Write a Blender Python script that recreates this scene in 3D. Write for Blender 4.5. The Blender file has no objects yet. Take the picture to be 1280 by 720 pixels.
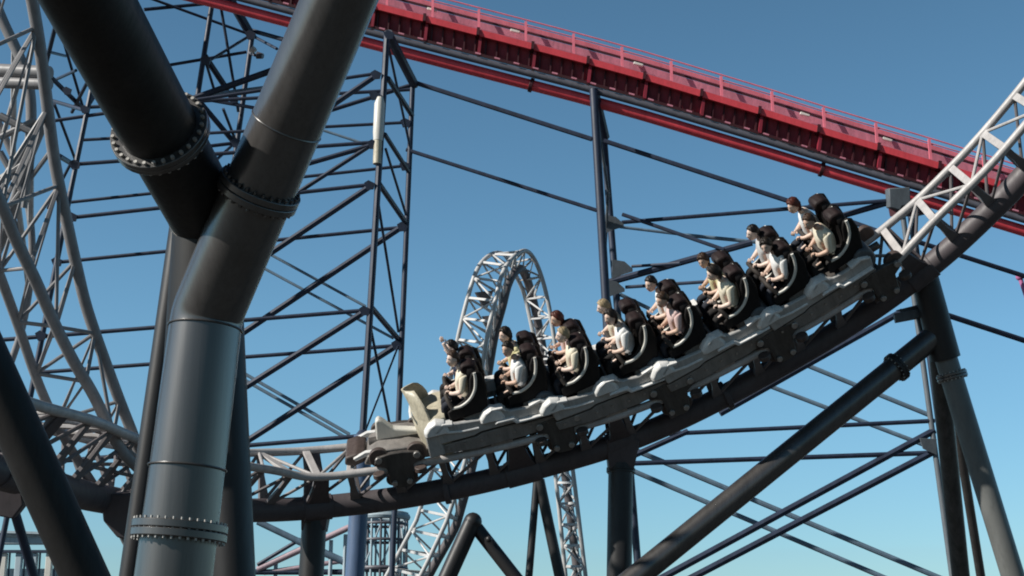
import bpy, math, random
from mathutils import Vector, Matrix
random.seed(7)
SC = bpy.context.scene
COL = SC.collection
V = Vector
# ------------------------------------------------------------------ camera
F = 1758.0
TILT = math.radians(15)
CAM = V((0, 0, 1.7))
FW = V((0, math.cos(TILT), math.sin(TILT)))
UP = V((0, -math.sin(TILT), math.cos(TILT)))
RT = V((1, 0, 0))
cd = bpy.data.cameras.new('camera')
cam = bpy.data.objects.new('camera', cd)
COL.objects.link(cam)
cam.location = CAM
cam.rotation_euler = (math.radians(90) + TILT, 0, 0)
cd.sensor_width = 36
cd.lens = 36 * F / 1280
cd.clip_end = 6000
SC.camera = cam

def at(px, py, d):
    """world point seen at (px,py) of the 1280x720 photograph, d metres ahead"""
    return CAM + FW * d + RT * ((px - 640) / F * d) + UP * ((360 - py) / F * d)

def at2(px, py, d):
    """same, but d is the depth of an upright plane facing the viewer, so posts at one d stand plumb"""
    c_, s_ = math.cos(TILT), math.sin(TILT)
    return at(px, py, d * c_ / (c_ - s_ * (360 - py) / F))

def plumb(px, py, ref):
    """point of that pixel lying in the upright plane through ref"""
    c_, s_ = math.cos(TILT), math.sin(TILT)
    return at(px, py, ref.y / (c_ - s_ * (360 - py) / F))

def pxm(w, d):
    return w / F * d            # size in metres of w pixels at depth d

# ------------------------------------------------------------------ materials
def paint(name, col, rough=0.45, metal=0.0, var=0.18, dirt=0.25, scale=1.2, spec=0.5, dirtcol=None, streak=True, coat=0.0, coat_r=0.2):
    m = bpy.data.materials.new(name)
    m.use_nodes = True
    nt = m.node_tree
    N, L = nt.nodes, nt.links
    b = N['Principled BSDF']
    tc = N.new('ShaderNodeTexCoord')
    mp = N.new('ShaderNodeMapping')
    L.new(tc.outputs['Object'], mp.inputs['Vector'])
    if streak:
        mp.inputs['Scale'].default_value = (1, 1, streak if isinstance(streak, float) else 0.25)
    n1 = N.new('ShaderNodeTexNoise'); n1.inputs['Scale'].default_value = scale * 3
    n1.inputs['Detail'].default_value = 6; n1.inputs['Roughness'].default_value = 0.65
    n2 = N.new('ShaderNodeTexNoise'); n2.inputs['Scale'].default_value = scale * 14
    n2.inputs['Detail'].default_value = 5; n2.inputs['Roughness'].default_value = 0.7
    L.new(mp.outputs['Vector'], n1.inputs['Vector'])
    L.new(mp.outputs['Vector'], n2.inputs['Vector'])
    r1 = N.new('ShaderNodeValToRGB')
    c = V(col)
    lo, hi = c * (1 - var), c * (1 + var)
    r1.color_ramp.elements[0].position = 0.3; r1.color_ramp.elements[0].color = (*lo, 1)
    r1.color_ramp.elements[1].position = 0.7; r1.color_ramp.elements[1].color = (*[min(1, q) for q in hi], 1)
    L.new(n1.outputs['Fac'], r1.inputs['Fac'])
    r2 = N.new('ShaderNodeValToRGB')
    r2.color_ramp.elements[0].position = 0.5; r2.color_ramp.elements[0].color = (0, 0, 0, 1)
    r2.color_ramp.elements[1].position = 0.72; r2.color_ramp.elements[1].color = (dirt, dirt, dirt, 1)
    L.new(n2.outputs['Fac'], r2.inputs['Fac'])
    mx = N.new('ShaderNodeMix'); mx.data_type = 'RGBA'
    L.new(r2.outputs['Color'], mx.inputs['Factor'])
    L.new(r1.outputs['Color'], mx.inputs['A'])
    dc = dirtcol or (c * 0.45)
    mx.inputs['B'].default_value = (*dc, 1)
    L.new(mx.outputs['Result'], b.inputs['Base Color'])
    mr = N.new('ShaderNodeMapRange')
    mr.inputs['To Min'].default_value = max(0.05, rough - 0.1); mr.inputs['To Max'].default_value = min(1, rough + 0.18)
    L.new(n2.outputs['Fac'], mr.inputs['Value'])
    L.new(mr.outputs['Result'], b.inputs['Roughness'])
    b.inputs['Metallic'].default_value = metal
    b.inputs['Specular IOR Level'].default_value = spec
    b.inputs['Coat Weight'].default_value = coat
    b.inputs['Coat Roughness'].default_value = coat_r; b.inputs['Coat IOR'].default_value = 1.7
    bp = N.new('ShaderNodeBump'); bp.inputs['Strength'].default_value = 0.08; bp.inputs['Distance'].default_value = 0.02
    L.new(n2.outputs['Fac'], bp.inputs['Height'])
    L.new(bp.outputs['Normal'], b.inputs['Normal'])
    return m

M = {}
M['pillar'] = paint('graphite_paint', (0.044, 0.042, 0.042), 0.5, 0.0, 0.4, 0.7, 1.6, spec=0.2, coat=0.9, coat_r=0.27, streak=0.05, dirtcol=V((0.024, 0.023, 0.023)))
M['pillar'].node_tree.nodes['Principled BSDF'].inputs['Coat Tint'].default_value = (1.0, 0.975, 0.95, 1)
M['pillar'].node_tree.nodes['Principled BSDF'].inputs['Coat IOR'].default_value = 2.0
M['climb'] = paint('pale_grey_lattice_paint', (0.27, 0.262, 0.268), 0.45, 0.0, 0.18, 0.4, 1.2)
M['pillar_shade'] = paint('shaded_graphite_paint', (0.016, 0.015, 0.015), 0.5, 0.0, 0.4, 0.6, 1.6, spec=0.4, streak=0.1)  # pillar paint darkened to put shade into the left arm and strut
M['pillar2'] = paint('graphite_paint_far', (0.022, 0.021, 0.022), 0.42, 0.0, 0.2, 0.4, 0.8, spec=0.5)
M['track'] = paint('grey_track_paint', (0.17, 0.155, 0.16), 0.45, 0.0, 0.15, 0.4, 1.0)
M['rail'] = paint('pale_rail_paint', (0.50, 0.475, 0.465), 0.4, 0.0, 0.18, 0.4, 1.5)
M['spine'] = paint('mauve_grey_spine_paint', (0.088, 0.075, 0.081), 0.5, 0.0, 0.18, 0.45, 0.8)
M['navy'] = paint('hazy_navy_steel_paint', (0.027, 0.039, 0.072), 0.45, 0.0, 0.35, 0.5, 1.0)  # navy lifted a little to put distance haze into the colour
M['navy_light'] = paint('light_blue_steel_paint', (0.16, 0.24, 0.32), 0.5, 0.0, 0.2, 0.4, 1.0)  # much lighter blue than the navy steel
M['blue'] = paint('blue_column_paint', (0.09, 0.14, 0.24), 0.4, 0.0, 0.2, 0.3, 1.0)
M['paleleg'] = paint('pale_grey_leg_paint', (0.15, 0.155, 0.15), 0.4, 0.0, 0.2, 0.4, 0.8)
M['red'] = paint('red_girder_paint', (0.27, 0.020, 0.040), 0.5, 0.0, 0.3, 0.6, 1.0)
M['redtube'] = paint('coral_red_tube_paint', (0.88, 0.085, 0.11), 0.42, 0.0, 0.15, 0.3, 1.0)
M['pink'] = paint('faded_pink_red_paint', (0.86, 0.22, 0.29), 0.5, 0.0, 0.2, 0.3, 1.0)
M['deck'] = paint('grey_pink_walkway_paint', (0.60, 0.22, 0.29), 0.6, 0.0, 0.25, 0.5, 1.0)
M['maroon'] = paint('dark_maroon_steel', (0.06, 0.008, 0.014), 0.55, 0.0, 0.2, 0.5, 1.0)
M['pipe'] = paint('grey_pipe_paint', (0.12, 0.12, 0.145), 0.45, 0.0, 0.2, 0.4, 1.0)
M['body'] = paint('grey_car_shell', (0.44, 0.43, 0.415), 0.28, 0.0, 0.2, 0.5, 2.0, coat=0.3)
M['chassis'] = paint('dark_chassis_metal', (0.085, 0.076, 0.070), 0.40, 0.2, 0.4, 0.5, 3.0)
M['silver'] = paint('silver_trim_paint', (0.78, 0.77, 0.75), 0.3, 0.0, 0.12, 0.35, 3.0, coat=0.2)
M['skirt'] = paint('taupe_skirt_panel', (0.235, 0.215, 0.20), 0.38, 0.0, 0.25, 0.55, 2.5)
M['cowl'] = paint('slate_grey_cowl', (0.085, 0.095, 0.105), 0.4, 0.0, 0.25, 0.5, 2.5)
M['cream'] = paint('cream_nose_shell', (0.56, 0.51, 0.39), 0.4, 0.0, 0.25, 0.7, 3.0, dirtcol=V((0.22, 0.19, 0.14)))
M['seat'] = paint('black_seat_foam', (0.012, 0.010, 0.010), 0.65, 0.0, 0.3, 0.4, 4.0, spec=0.3)
M['headrest'] = paint('dark_maroon_black_foam', (0.020, 0.011, 0.011), 0.6, 0.0, 0.3, 0.4, 4.0, spec=0.3)
M['white'] = paint('white_tube_paint', (0.74, 0.72, 0.66), 0.35, 0.0, 0.08, 0.25, 4.0)
M['dummy'] = paint('cream_plastic', (0.74, 0.63, 0.50), 0.4, 0.0, 0.2, 0.55, 3.0, dirtcol=V((0.30, 0.22, 0.15)), streak=False)
M['dummyhead'] = paint('white_plastic', (0.78, 0.78, 0.76), 0.3, 0.0, 0.10, 0.35, 6.0, dirtcol=V((0.3, 0.33, 0.36)), streak=False)
M['strap'] = paint('dark_webbing', (0.035, 0.028, 0.024), 0.7, 0.0, 0.3, 0.3, 5.0)
M['wheel'] = paint('brown_grey_polyurethane', (0.085, 0.062, 0.055), 0.5, 0.0, 0.3, 0.4, 4.0)
M['hub'] = paint('worn_steel', (0.45, 0.43, 0.41), 0.35, 0.7, 0.2, 0.5, 6.0)
M['bolt'] = paint('galvanised_bolt', (0.40, 0.385, 0.36), 0.4, 0.3, 0.25, 0.5, 6.0)
M['gusset'] = paint('grey_gusset', (0.13, 0.15, 0.17), 0.5, 0.0, 0.2, 0.4, 2.0)
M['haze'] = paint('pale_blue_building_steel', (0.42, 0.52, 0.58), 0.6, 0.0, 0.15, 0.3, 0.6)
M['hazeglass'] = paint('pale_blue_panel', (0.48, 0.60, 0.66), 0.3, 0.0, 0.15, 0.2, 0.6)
M['mauve'] = paint('faded_mauve_track_paint', (0.40, 0.30, 0.34), 0.5, 0.0, 0.15, 0.3, 1.0)
M['magenta'] = paint('dull_magenta_paint', (0.52, 0.16, 0.36), 0.5, 0.0, 0.1, 0.2, 1.0)
M['loop'] = paint('white_grey_loop_paint', (0.58, 0.58, 0.58), 0.4, 0.0, 0.15, 0.35, 1.0)
M['loopspine'] = paint('brown_grey_spine_paint', (0.14, 0.125, 0.13), 0.5, 0.0, 0.15, 0.35, 1.0)
M['ground'] = paint('worn_tarmac', (0.05, 0.048, 0.045), 0.85, 0.0, 0.3, 0.5, 0.25, streak=False)
M['conc'] = paint('concrete', (0.30, 0.29, 0.27), 0.85, 0.0, 0.2, 0.5, 1.5, streak=False)

# ------------------------------------------------------------------ mesh builder
class MB:
    def __init__(s):
        s.v = []; s.f = []
    def tube(s, pts, r, seg=12, caps=True, closed=False):
        pts = [V(p) for p in pts]
        n = len(pts)
        rs = r if isinstance(r, (list, tuple)) else [r] * n
        t0 = (pts[1] - pts[0]).normalized()
        a = V((0, 0, 1)) if abs(t0.z) < 0.9 else V((0, 1, 0))
        u = (a - t0 * a.dot(t0)).normalized()
        base = len(s.v)
        for i, p in enumerate(pts):
            if closed:
                t = (pts[(i + 1) % n] - pts[i - 1]).normalized()
            elif i == 0: t = t0
            elif i == n - 1: t = (pts[i] - pts[i - 1]).normalized()
            else: t = ((pts[i + 1] - p).normalized() + (p - pts[i - 1]).normalized()).normalized()
            u = (u - t * u.dot(t)).normalized()
            w = t.cross(u)
            for k in range(seg):
                an = 2 * math.pi * k / seg
                s.v.append(p + (u * math.cos(an) + w * math.sin(an)) * rs[i])
        for i in range(n if closed else n - 1):
            j = (i + 1) % n
            for k in range(seg):
                k2 = (k + 1) % seg
                s.f.append((base + i * seg + k, base + i * seg + k2, base + j * seg + k2, base + j * seg + k))
        if caps and not closed:
            s.f.append(tuple(base + k for k in range(seg))[::-1])
            s.f.append(tuple(base + (n - 1) * seg + k for k in range(seg)))
        return s
    def bar(s, a, b, w, h, up=None):
        """rectangular bar from a to b, w sideways, h along up"""
        a, b = V(a), V(b)
        t = (b - a).normalized()
        up = V(up) if up is not None else (V((0, 0, 1)) if abs(t.z) < 0.95 else V((0, 1, 0)))
        h_ = (up - t * up.dot(t)).normalized()
        w_ = t.cross(h_)
        base = len(s.v)
        for p in (a, b):
            for (i, j) in ((-1, -1), (1, -1), (1, 1), (-1, 1)):
                s.v.append(p + w_ * (i * w / 2) + h_ * (j * h / 2))
        q = base
        s.f += [(q, q + 3, q + 2, q + 1), (q + 4, q + 5, q + 6, q + 7)]
        for k in range(4):
            k2 = (k + 1) % 4
            s.f.append((q + k, q + k2, q + 4 + k2, q + 4 + k))
        return s
    def prism(s, outline, o, ax, ay, az, d0, d1):
        """outline in (ax, ay), extruded along az from d0 to d1"""
        base = len(s.v); n = len(outline)
        o, ax, ay, az = V(o), V(ax), V(ay), V(az)
        for d in (d0, d1):
            for (x, y) in outline:
                s.v.append(o + ax * x + ay * y + az * d)
        s.f.append(tuple(base + i for i in range(n))[::-1])
        s.f.append(tuple(base + n + i for i in range(n)))
        for i in range(n):
            j = (i + 1) % n
            s.f.append((base + i, base + j, base + n + j, base + n + i))
        return s
    def loft(s, rings, caps=True):
        base = len(s.v); n = len(rings[0])
        for r in rings: s.v += [V(p) for p in r]
        for i in range(len(rings) - 1):
            for k in range(n):
                k2 = (k + 1) % n
                s.f.append((base + i * n + k, base + i * n + k2, base + (i + 1) * n + k2, base + (i + 1) * n + k))
        if caps:
            s.f.append(tuple(base + k for k in range(n))[::-1])
            s.f.append(tuple(base + (len(rings) - 1) * n + k for k in range(n)))
        return s
    def disc(s, c, axis, r, h, seg=16):
        axis = V(axis).normalized()
        return s.tube([V(c) - axis * h / 2, V(c) + axis * h / 2], r, seg)
    def ball(s, c, r, seg=14, rings=8, sc=(1, 1, 1)):
        rr = []
        for i in range(rings + 1):
            ph = math.pi * (0.02 + 0.96 * i / rings)
            rr.append([V(c) + V((math.sin(ph) * math.cos(2 * math.pi * k / seg) * sc[0], math.sin(ph) * math.sin(2 * math.pi * k / seg) * sc[1], -math.cos(ph) * sc[2])) * r for k in range(seg)])
        return s.loft(rr)
    def build(s, name, mat, parent=None, bevel=0.0, ang=42, subsurf=0):
        me = bpy.data.meshes.new(name)
        off = parent.matrix_world.translation.copy() if parent is not None and parent.get('_abs') else V((0, 0, 0))
        par = parent
        while par is not None and par.parent is not None: par = par.parent
        if par is not None and par.get('_abs'): off = par.location.copy()
        me.from_pydata([tuple(p - off) for p in s.v], [], s.f)
        me.update()
        import bmesh
        bm = bmesh.new(); bm.from_mesh(me)
        bmesh.ops.recalc_face_normals(bm, faces=bm.faces)
        bm.to_mesh(me); bm.free()
        me.shade_smooth()
        me.set_sharp_from_angle(angle=math.radians(ang))
        me.materials.append(M[mat] if isinstance(mat, str) else mat)
        o = bpy.data.objects.new(name, me)
        COL.objects.link(o)
        if parent is not None: o.parent = parent
        if bevel:
            b = o.modifiers.new('bevel', 'BEVEL'); b.width = bevel; b.segments = 2; b.limit_method = 'ANGLE'
        if subsurf:
            b = o.modifiers.new('sub', 'SUBSURF'); b.levels = subsurf; b.render_levels = subsurf
        return o

ROOTS = []
def thing(name, label, cat, loc=(0, 0, 0), group=None, absolute=True):
    o = bpy.data.objects.new(name, None)
    COL.objects.link(o)
    o.location = loc
    o.empty_display_size = 0.2
    if absolute: o['_abs'] = 1
    o['label'] = label; o['category'] = cat
    if group: o['group'] = group
    ROOTS.append(o)
    return o

def ground(p, q):
    """point where the line p->q (going down) reaches the ground"""
    d = q - p
    k = -p.z / d.z
    return p + d * k

def catmull(pts, n=24):
    P = [V(p) for p in pts]
    P = [P[0] * 2 - P[1]] + P + [P[-1] * 2 - P[-2]]
    out = []
    for i in range(1, len(P) - 2):
        a, b, c, d = P[i - 1], P[i], P[i + 1], P[i + 2]
        for k in range(n):
            t = k / n
            out.append(0.5 * ((2 * b) + (c - a) * t + (2 * a - 5 * b + 4 * c - d) * t * t + (3 * b - a - 3 * c + d) * t ** 3))
    out.append(P[-2])
    return out

def resample(pts, step=None, count=None):
    L = [0]
    for i in range(1, len(pts)): L.append(L[-1] + (pts[i] - pts[i - 1]).length)
    n = count or max(2, int(round(L[-1] / step)) + 1)
    out = []; j = 0
    for i in range(n):
        d = L[-1] * i / (n - 1)
        while j < len(L) - 2 and L[j + 1] < d: j += 1
        k = (d - L[j]) / max(1e-9, L[j + 1] - L[j])
        out.append(pts[j].lerp(pts[j + 1], min(1, max(0, k))))
    return out

# ------------------------------------------------------------------ world + sun
SUN_EL, SUN_AZ = math.radians(33), math.radians(-113)     # azimuth measured from +Y towards +X
sd = V((math.sin(SUN_AZ) * math.cos(SUN_EL), math.cos(SUN_AZ) * math.cos(SUN_EL), math.sin(SUN_EL)))
w = bpy.data.worlds.new('World'); SC.world = w; w.use_nodes = True
nt = w.node_tree
bg = nt.nodes['Background']
sky = nt.nodes.new('ShaderNodeTexSky'); sky.sky_type = 'NISHITA'; sky.sun_disc = False
sky.sun_elevation = SUN_EL; sky.sun_rotation = SUN_AZ
sky.altitude = 10; sky.air_density = 1.0; sky.dust_density = 0.3; sky.ozone_density = 1.6
hs = nt.nodes.new('ShaderNodeHueSaturation')
hs.inputs['Hue'].default_value = 0.485; hs.inputs['Saturation'].default_value = 0.95; hs.inputs['Value'].default_value = 1.0
nt.links.new(sky.outputs['Color'], hs.inputs['Color'])
tint = nt.nodes.new('ShaderNodeMix'); tint.data_type = 'RGBA'; tint.blend_type = 'MULTIPLY'
tint.inputs['Factor'].default_value = 1.0; tint.inputs['B'].default_value = (0.655, 0.93, 1.09, 1)
nt.links.new(hs.outputs['Color'], tint.inputs['A'])
# sky graded by height; the steep drop overhead is added to cut fill light
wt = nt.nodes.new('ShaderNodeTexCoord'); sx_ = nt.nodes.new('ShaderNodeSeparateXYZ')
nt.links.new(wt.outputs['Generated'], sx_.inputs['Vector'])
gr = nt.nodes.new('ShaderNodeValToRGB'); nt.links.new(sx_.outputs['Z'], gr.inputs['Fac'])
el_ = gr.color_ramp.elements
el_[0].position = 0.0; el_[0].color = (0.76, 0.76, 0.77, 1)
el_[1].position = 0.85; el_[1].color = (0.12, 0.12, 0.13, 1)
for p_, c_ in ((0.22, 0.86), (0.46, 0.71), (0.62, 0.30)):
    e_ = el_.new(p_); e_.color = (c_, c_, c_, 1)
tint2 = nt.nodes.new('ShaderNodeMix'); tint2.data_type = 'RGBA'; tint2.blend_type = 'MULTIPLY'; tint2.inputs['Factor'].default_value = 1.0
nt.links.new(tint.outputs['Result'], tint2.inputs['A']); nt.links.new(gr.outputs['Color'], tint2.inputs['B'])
mrb = nt.nodes.new('ShaderNodeMapRange'); mrb.interpolation_type = 'SMOOTHSTEP'  # dims the sky behind the viewer, added to weaken fill light
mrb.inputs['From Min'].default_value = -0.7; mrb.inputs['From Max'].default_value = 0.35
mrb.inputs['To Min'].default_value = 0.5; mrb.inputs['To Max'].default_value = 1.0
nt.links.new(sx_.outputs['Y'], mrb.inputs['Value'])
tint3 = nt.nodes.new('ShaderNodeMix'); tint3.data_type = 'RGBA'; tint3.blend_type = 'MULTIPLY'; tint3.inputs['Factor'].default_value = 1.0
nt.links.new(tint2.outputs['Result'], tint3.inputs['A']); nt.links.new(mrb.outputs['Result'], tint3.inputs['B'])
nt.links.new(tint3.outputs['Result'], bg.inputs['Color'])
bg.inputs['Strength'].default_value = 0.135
sl = bpy.data.lights.new('sun', 'SUN'); sl.energy = 5.0; sl.angle = math.radians(0.53); sl.color = (1.0, 0.95, 0.87)
so = bpy.data.objects.new('sun', sl); COL.objects.link(so)
so.rotation_euler = (-sd).to_track_quat('-Z', 'Y').to_euler()
SC.view_settings.view_transform = 'Standard'; SC.view_settings.look = 'None'
SC.view_settings.exposure = 0; SC.view_settings.gamma = 1
SC.render.engine = 'CYCLES'
SC.cycles.use_denoising = True
SC.cycles.filter_width = 1.9
SC.cycles.max_bounces = 6

# ------------------------------------------------------------------ ground
g = MB(); R_ = 2500
g.v = [V((-R_, -R_, 0)), V((R_, -R_, 0)), V((R_, R_, 0)), V((-R_, R_, 0))]; g.f = [(0, 1, 2, 3)]
o = g.build('ground', 'ground'); o['kind'] = 'structure'

# ------------------------------------------------------------------ generic fittings
def flange(parent, c, axis, r, h, nb, mat='pillar', gap=True, br=0.02, bm='bolt'):
    axis = V(axis).normalized()
    m = MB(); m.disc(V(c) - axis * h * 0.55, axis, r, h, 40); m.disc(V(c) + axis * h * 0.55, axis, r, h, 40)
    fo = m.build('flange', mat, parent, bevel=0.006)
    a = V((0, 0, 1)) if abs(axis.z) < 0.9 else V((0, 1, 0))
    u = (a - axis * a.dot(axis)).normalized(); w_ = axis.cross(u)
    bm0 = None
    for k in range(nb):
        an = 2 * math.pi * (k + 0.5) / nb
        p = V(c) + (u * math.cos(an) + w_ * math.sin(an)) * (r - br * 2.0)
        b = MB(); b.tube([p - axis * (h * 1.1 + br * 1.6), p + axis * (h * 1.1 + br * 1.6)], br, 6)
        b.build('bolt', bm, fo)
    return fo

# ------------------------------------------------------------------ foreground forked pillar
ct = at(266, 268, 11.4); cb = plumb(217, 720, at(259, 392, 11.25))
base = ground(at(259, 392, 11.25), cb)
t = thing('forked_pillar', 'huge dark graphite Y shaped steel pillar closest to the viewer', 'pillar', base)
rC = 0.302
def mitred(m, pts, rads, seg=48):
    """tube with a tight rounded mitre at each inner point"""
    P = [V(p) for p in pts]; out = [P[0]]; rr = [rads[0]]
    for i in range(1, len(P) - 1):
        a_, b_, c_ = P[i - 1], P[i], P[i + 1]
        e = 0.10
        u0 = b_ + (a_ - b_).normalized() * e; u1 = b_ + (c_ - b_).normalized() * e
        for k in range(7):
            q = k / 6
            out.append(u0.lerp(b_, q).lerp(b_.lerp(u1, q), q)); rr.append(rads[i])
    out.append(P[-1]); rr.append(rads[-1])
    return m.tube(out, rr, seg)
la0, la1 = at(262, 278, 11.45), at(116, 10, 9.4)
ra0, ra1 = at(259, 392, 11.25), at(424, 0, 10.4)
m = MB(); mitred(m, [base, ra0, ra0.lerp(ra1, 1.35)], [rC, 0.285, 0.262])
col_o = m.build('column', 'pillar', t)
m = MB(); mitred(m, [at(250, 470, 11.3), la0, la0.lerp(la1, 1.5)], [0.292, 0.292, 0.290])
arm1 = m.build('arm', 'pillar_shade', t)
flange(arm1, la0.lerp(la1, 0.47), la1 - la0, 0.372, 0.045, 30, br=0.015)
flange(col_o, ra0.lerp(ra1, 0.41), ra1 - ra0, 0.325, 0.055, 28, br=0.014, bm='pillar')
flange(col_o, base.lerp(ra0, (at(223, 664, 10.8).z) / ra0.z), ra0 - base, 0.365, 0.06, 36, br=0.010)
def weld(parent, p, axis, r, mat='pillar'):
    axis = V(axis).normalized()
    a = V((0, 0, 1)) if abs(axis.z) < 0.9 else V((0, 1, 0))
    u = (a - axis * a.dot(axis)).normalized(); w_ = axis.cross(u)
    m = MB(); m.tube([V(p) + (u * math.cos(q) + w_ * math.sin(q)) * r for q in [2 * math.pi * k / 60 for k in range(60)]], 0.009, 8, closed=True)
    return m.build('weld_seam', mat, parent)
weld(col_o, ra0 - (ra0 - base).normalized() * 0.12, ra0 - base, 0.289)
weld(col_o, base.lerp(ra0, 0.72), ra0 - base, 0.297)
weld(arm1, la0 + (la1 - la0).normalized() * 0.14, la1 - la0, 0.292)
weld(col_o, ra0.lerp(ra1, 0.62), ra1 - ra0, 0.273)
# short pipe stub below the flange with a sleeve
m = MB(); m.tube([base, base + V((0, 0, 0.08))], 0.6, 32); m.build('base_plate', 'pillar2', t)

# two legs of the frame behind it
def column(name, label, top, low, r, mat='pillar2', cat='column', group=None, extra=None, seg=24):
    b = ground(top, low)
    t = thing(name, label, cat, b, group)
    ax = (top - b)
    m = MB(); m.tube([b, top], r, seg); m.build('shaft', mat, t)
    m = MB(); m.tube([b, b + V((0, 0, 0.06))], r * 1.9, 20); m.build('base_plate', mat, t)
    return t, b, ax
G = 'support columns of the steel track'
column('support_column', 'dark thick column directly behind the right side of the forked pillar', at(277, 390, 13.5), plumb(291, 720, at(277, 390, 13.5)), pxm(27, 13.5), group=G)
tt, b_, ax_ = column('support_column', 'slim dark leaning leg peeking out along the left edge of the forked pillar', at(226, 283, 14.5), plumb(164, 720, at(226, 283, 14.5)), pxm(14, 14.5), group=G)
# bottom-left strut
tt, b_, ax_ = column('support_strut', 'thick dark strut leaning in from the lower left corner', at(-130, 200, 12.6), at(104, 716, 12.6), 0.205, mat='pillar_shade', cat='strut')
flange(tt, at(-62, 345, 12.6), ax_, 0.29, 0.05, 20)

# ------------------------------------------------------------------ three-chord tracks
def build_track(label, name, A, B, S, r_rail, r_spine, mats, tie_step, plate=0.13, base=None, cat='track', group=None, zig=True, legs=True, rz=None):
    """A, B rails and S spine are polylines with equal counts; ties every tie_step samples"""
    t = thing(name, label, cat, base or S[len(S) // 2], group)
    mr, ms, mt = mats
    m = MB(); m.tube(A, r_rail, 14); m.build('rail', mr, t)
    m = MB(); m.tube(B, r_rail, 14); m.build('rail', mr, t)
    m = MB(); m.tube(S, r_spine, 24); m.build('spine', ms, t)
    idx = list(range(tie_step // 2, len(S), tie_step))
    for n, i in enumerate(idx):
        a, b, c = A[i], B[i], S[i]
        tv = (S[min(i + 1, len(S) - 1)] - S[max(i - 1, 0)]).normalized()
        ct_ = m = MB()
        m.bar(a, b, plate, plate * 0.42, up=(a + b) / 2 - c)
        tie = m.build('cross_tie', mr, t, bevel=0.008)
        if legs:
            m = MB()
            for e in (a, b):
                # tapered plate from spine to rail
                dirv = (e - c).normalized()
                s0 = c + dirv * r_spine * 0.9
                side = dirv.cross(tv).normalized()
                rings = []
                for (p, ww, hh) in ((s0, plate * 1.5, plate * 0.5), (s0.lerp(e, 0.5), plate * 0.8, plate * 0.42), (e, plate * 0.9, plate * 0.4)):
                    rings.append([p + tv * (x * ww / 2) + side * (y * hh / 2) for (x, y) in ((-1, -1), (1, -1), (1, 1), (-1, 1))])
                m.loft(rings)
            m.build('tie_leg', mt, t, bevel=0.006)
        if zig and n + 1 < len(idx):
            j = idx[n + 1]
            rz_ = rz or r_rail * 0.42
            m = MB()
            if n % 2: m.tube([a, B[j]], rz_, 8)
            else: m.tube([b, A[j]], rz_, 8)
            m.build('diagonal_brace', mr, t)
            if legs:
                for P in (A, B):
                    m = MB(); m.tube([S[i] + (P[i] - S[i]).normalized() * r_spine * 0.8, P[j]], rz_, 8)
                    m.build('diagonal_brace', mt, t)
    return t

# main track: spine control points (px, py, depth, normal)
NL = V((0.0, -0.56, 0.82)); NR = V((-0.61, -0.634, 0.472)); NE = V((-0.67, -0.44, 0.592))
SP = [(-160, 545, 15.6), (-60, 573, 16.6), (40, 600, 18.0), (120, 622, 20.0), (210, 635, 22.3), (313, 638, 24.2), (400, 634, 24.9), (500, 622, 25.0), (600, 603, 25.0),
      (700, 577, 25.0), (780, 552, 25.0), (860, 518, 25.0), (950, 471, 25.0), (1040, 419, 25.0), (1110, 373, 24.9), (1180, 318, 24.6), (1240, 262, 24.3), (1285, 215, 24.1), (1340, 151, 23.8), (1420, 52, 23.4)]
S0 = resample(catmull([at(*p) for p in SP]), step=0.07)
def px_of(p):
    d = p - CAM
    z = d.dot(FW)
    return 640 + F * d.dot(RT) / z, 360 - F * d.dot(UP) / z, z
GAUGE, HT = 1.08, 0.86
FR = []
for i, p in enumerate(S0):
    a, b = S0[max(0, i - 6)], S0[min(len(S0) - 1, i + 6)]
    T = (a - b).normalized()            # towards the left = direction of travel
    x = px_of(p)[0]
    k = min(1, max(0, (x - 560) / 560)); k = k * k * (3 - 2 * k)
    N_ = NL.lerp(NR, k)
    k2 = min(1, max(0, (x - 1085) / 130)); N_ = N_.lerp(NE, k2 * k2 * (3 - 2 * k2))
    N_ = (N_ - T * N_.dot(T)).normalized()
    Lv = N_.cross(T).normalized()       # towards the viewer side
    FR.append((p, T, Lv, N_))
FARR = [p + N_ * HT - Lv * GAUGE / 2 for (p, T, Lv, N_) in FR]
NEAR = [p + N_ * HT + Lv * GAUGE / 2 for (p, T, Lv, N_) in FR]
RR, RS = 0.071, 0.205
mt_root = build_track('long grey steel track with thick spine curving under the train', 'coaster_track', FARR, NEAR, S0, RR, RS, ('rail', 'spine', 'track'), 12, plate=0.13, base=S0[0], group=None)

# spine joints: flange rings along the spine
def ring_on(i, parent, mat='spine'):
    p, T, Lv, N_ = FR[i]
    m = MB(); m.disc(p, T, RS * 1.28, 0.10, 28); m.build('joint_ring', mat, parent, bevel=0.01)
def idx_at(x):
    return min(range(len(S0)), key=lambda i: abs(px_of(S0[i])[0] - x))
for x in (905, 560, 60): ring_on(idx_at(x), mt_root)

# saddle brackets (gusset from spine up to both rails) and the supports under them
def saddle(i, parent, mat='spine', w=0.5):
    p, T, Lv, N_ = FR[i]
    for s in (-1, 1):
        e = p + N_ * (HT - 0.02) + Lv * (s * GAUGE / 2)
        m = MB()
        d = (e - p).normalized(); side = d.cross(T).normalized()
        rings = []
        for k, ww in ((0.0, w), (0.45, w * 0.62), (1.0, w * 0.42)):
            q = p.lerp(e, k)
            rings.append([q + T * (x * ww / 2) + side * (y * 0.05) for (x, y) in ((-1, -1), (1, -1), (1, 1), (-1, 1))])
        m.loft(rings); m.build('saddle_plate', mat, parent, bevel=0.008)
    m = MB(); m.tube([p - T * w * 0.5, p + T * w * 0.5], RS * 1.12, 28); m.build('spine_sleeve', mat, parent, bevel=0.01)
for x in (398, 655, 775, 1150): saddle(idx_at(x), mt_root, 'spine', 0.5 if x != 655 else 0.62)
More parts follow.
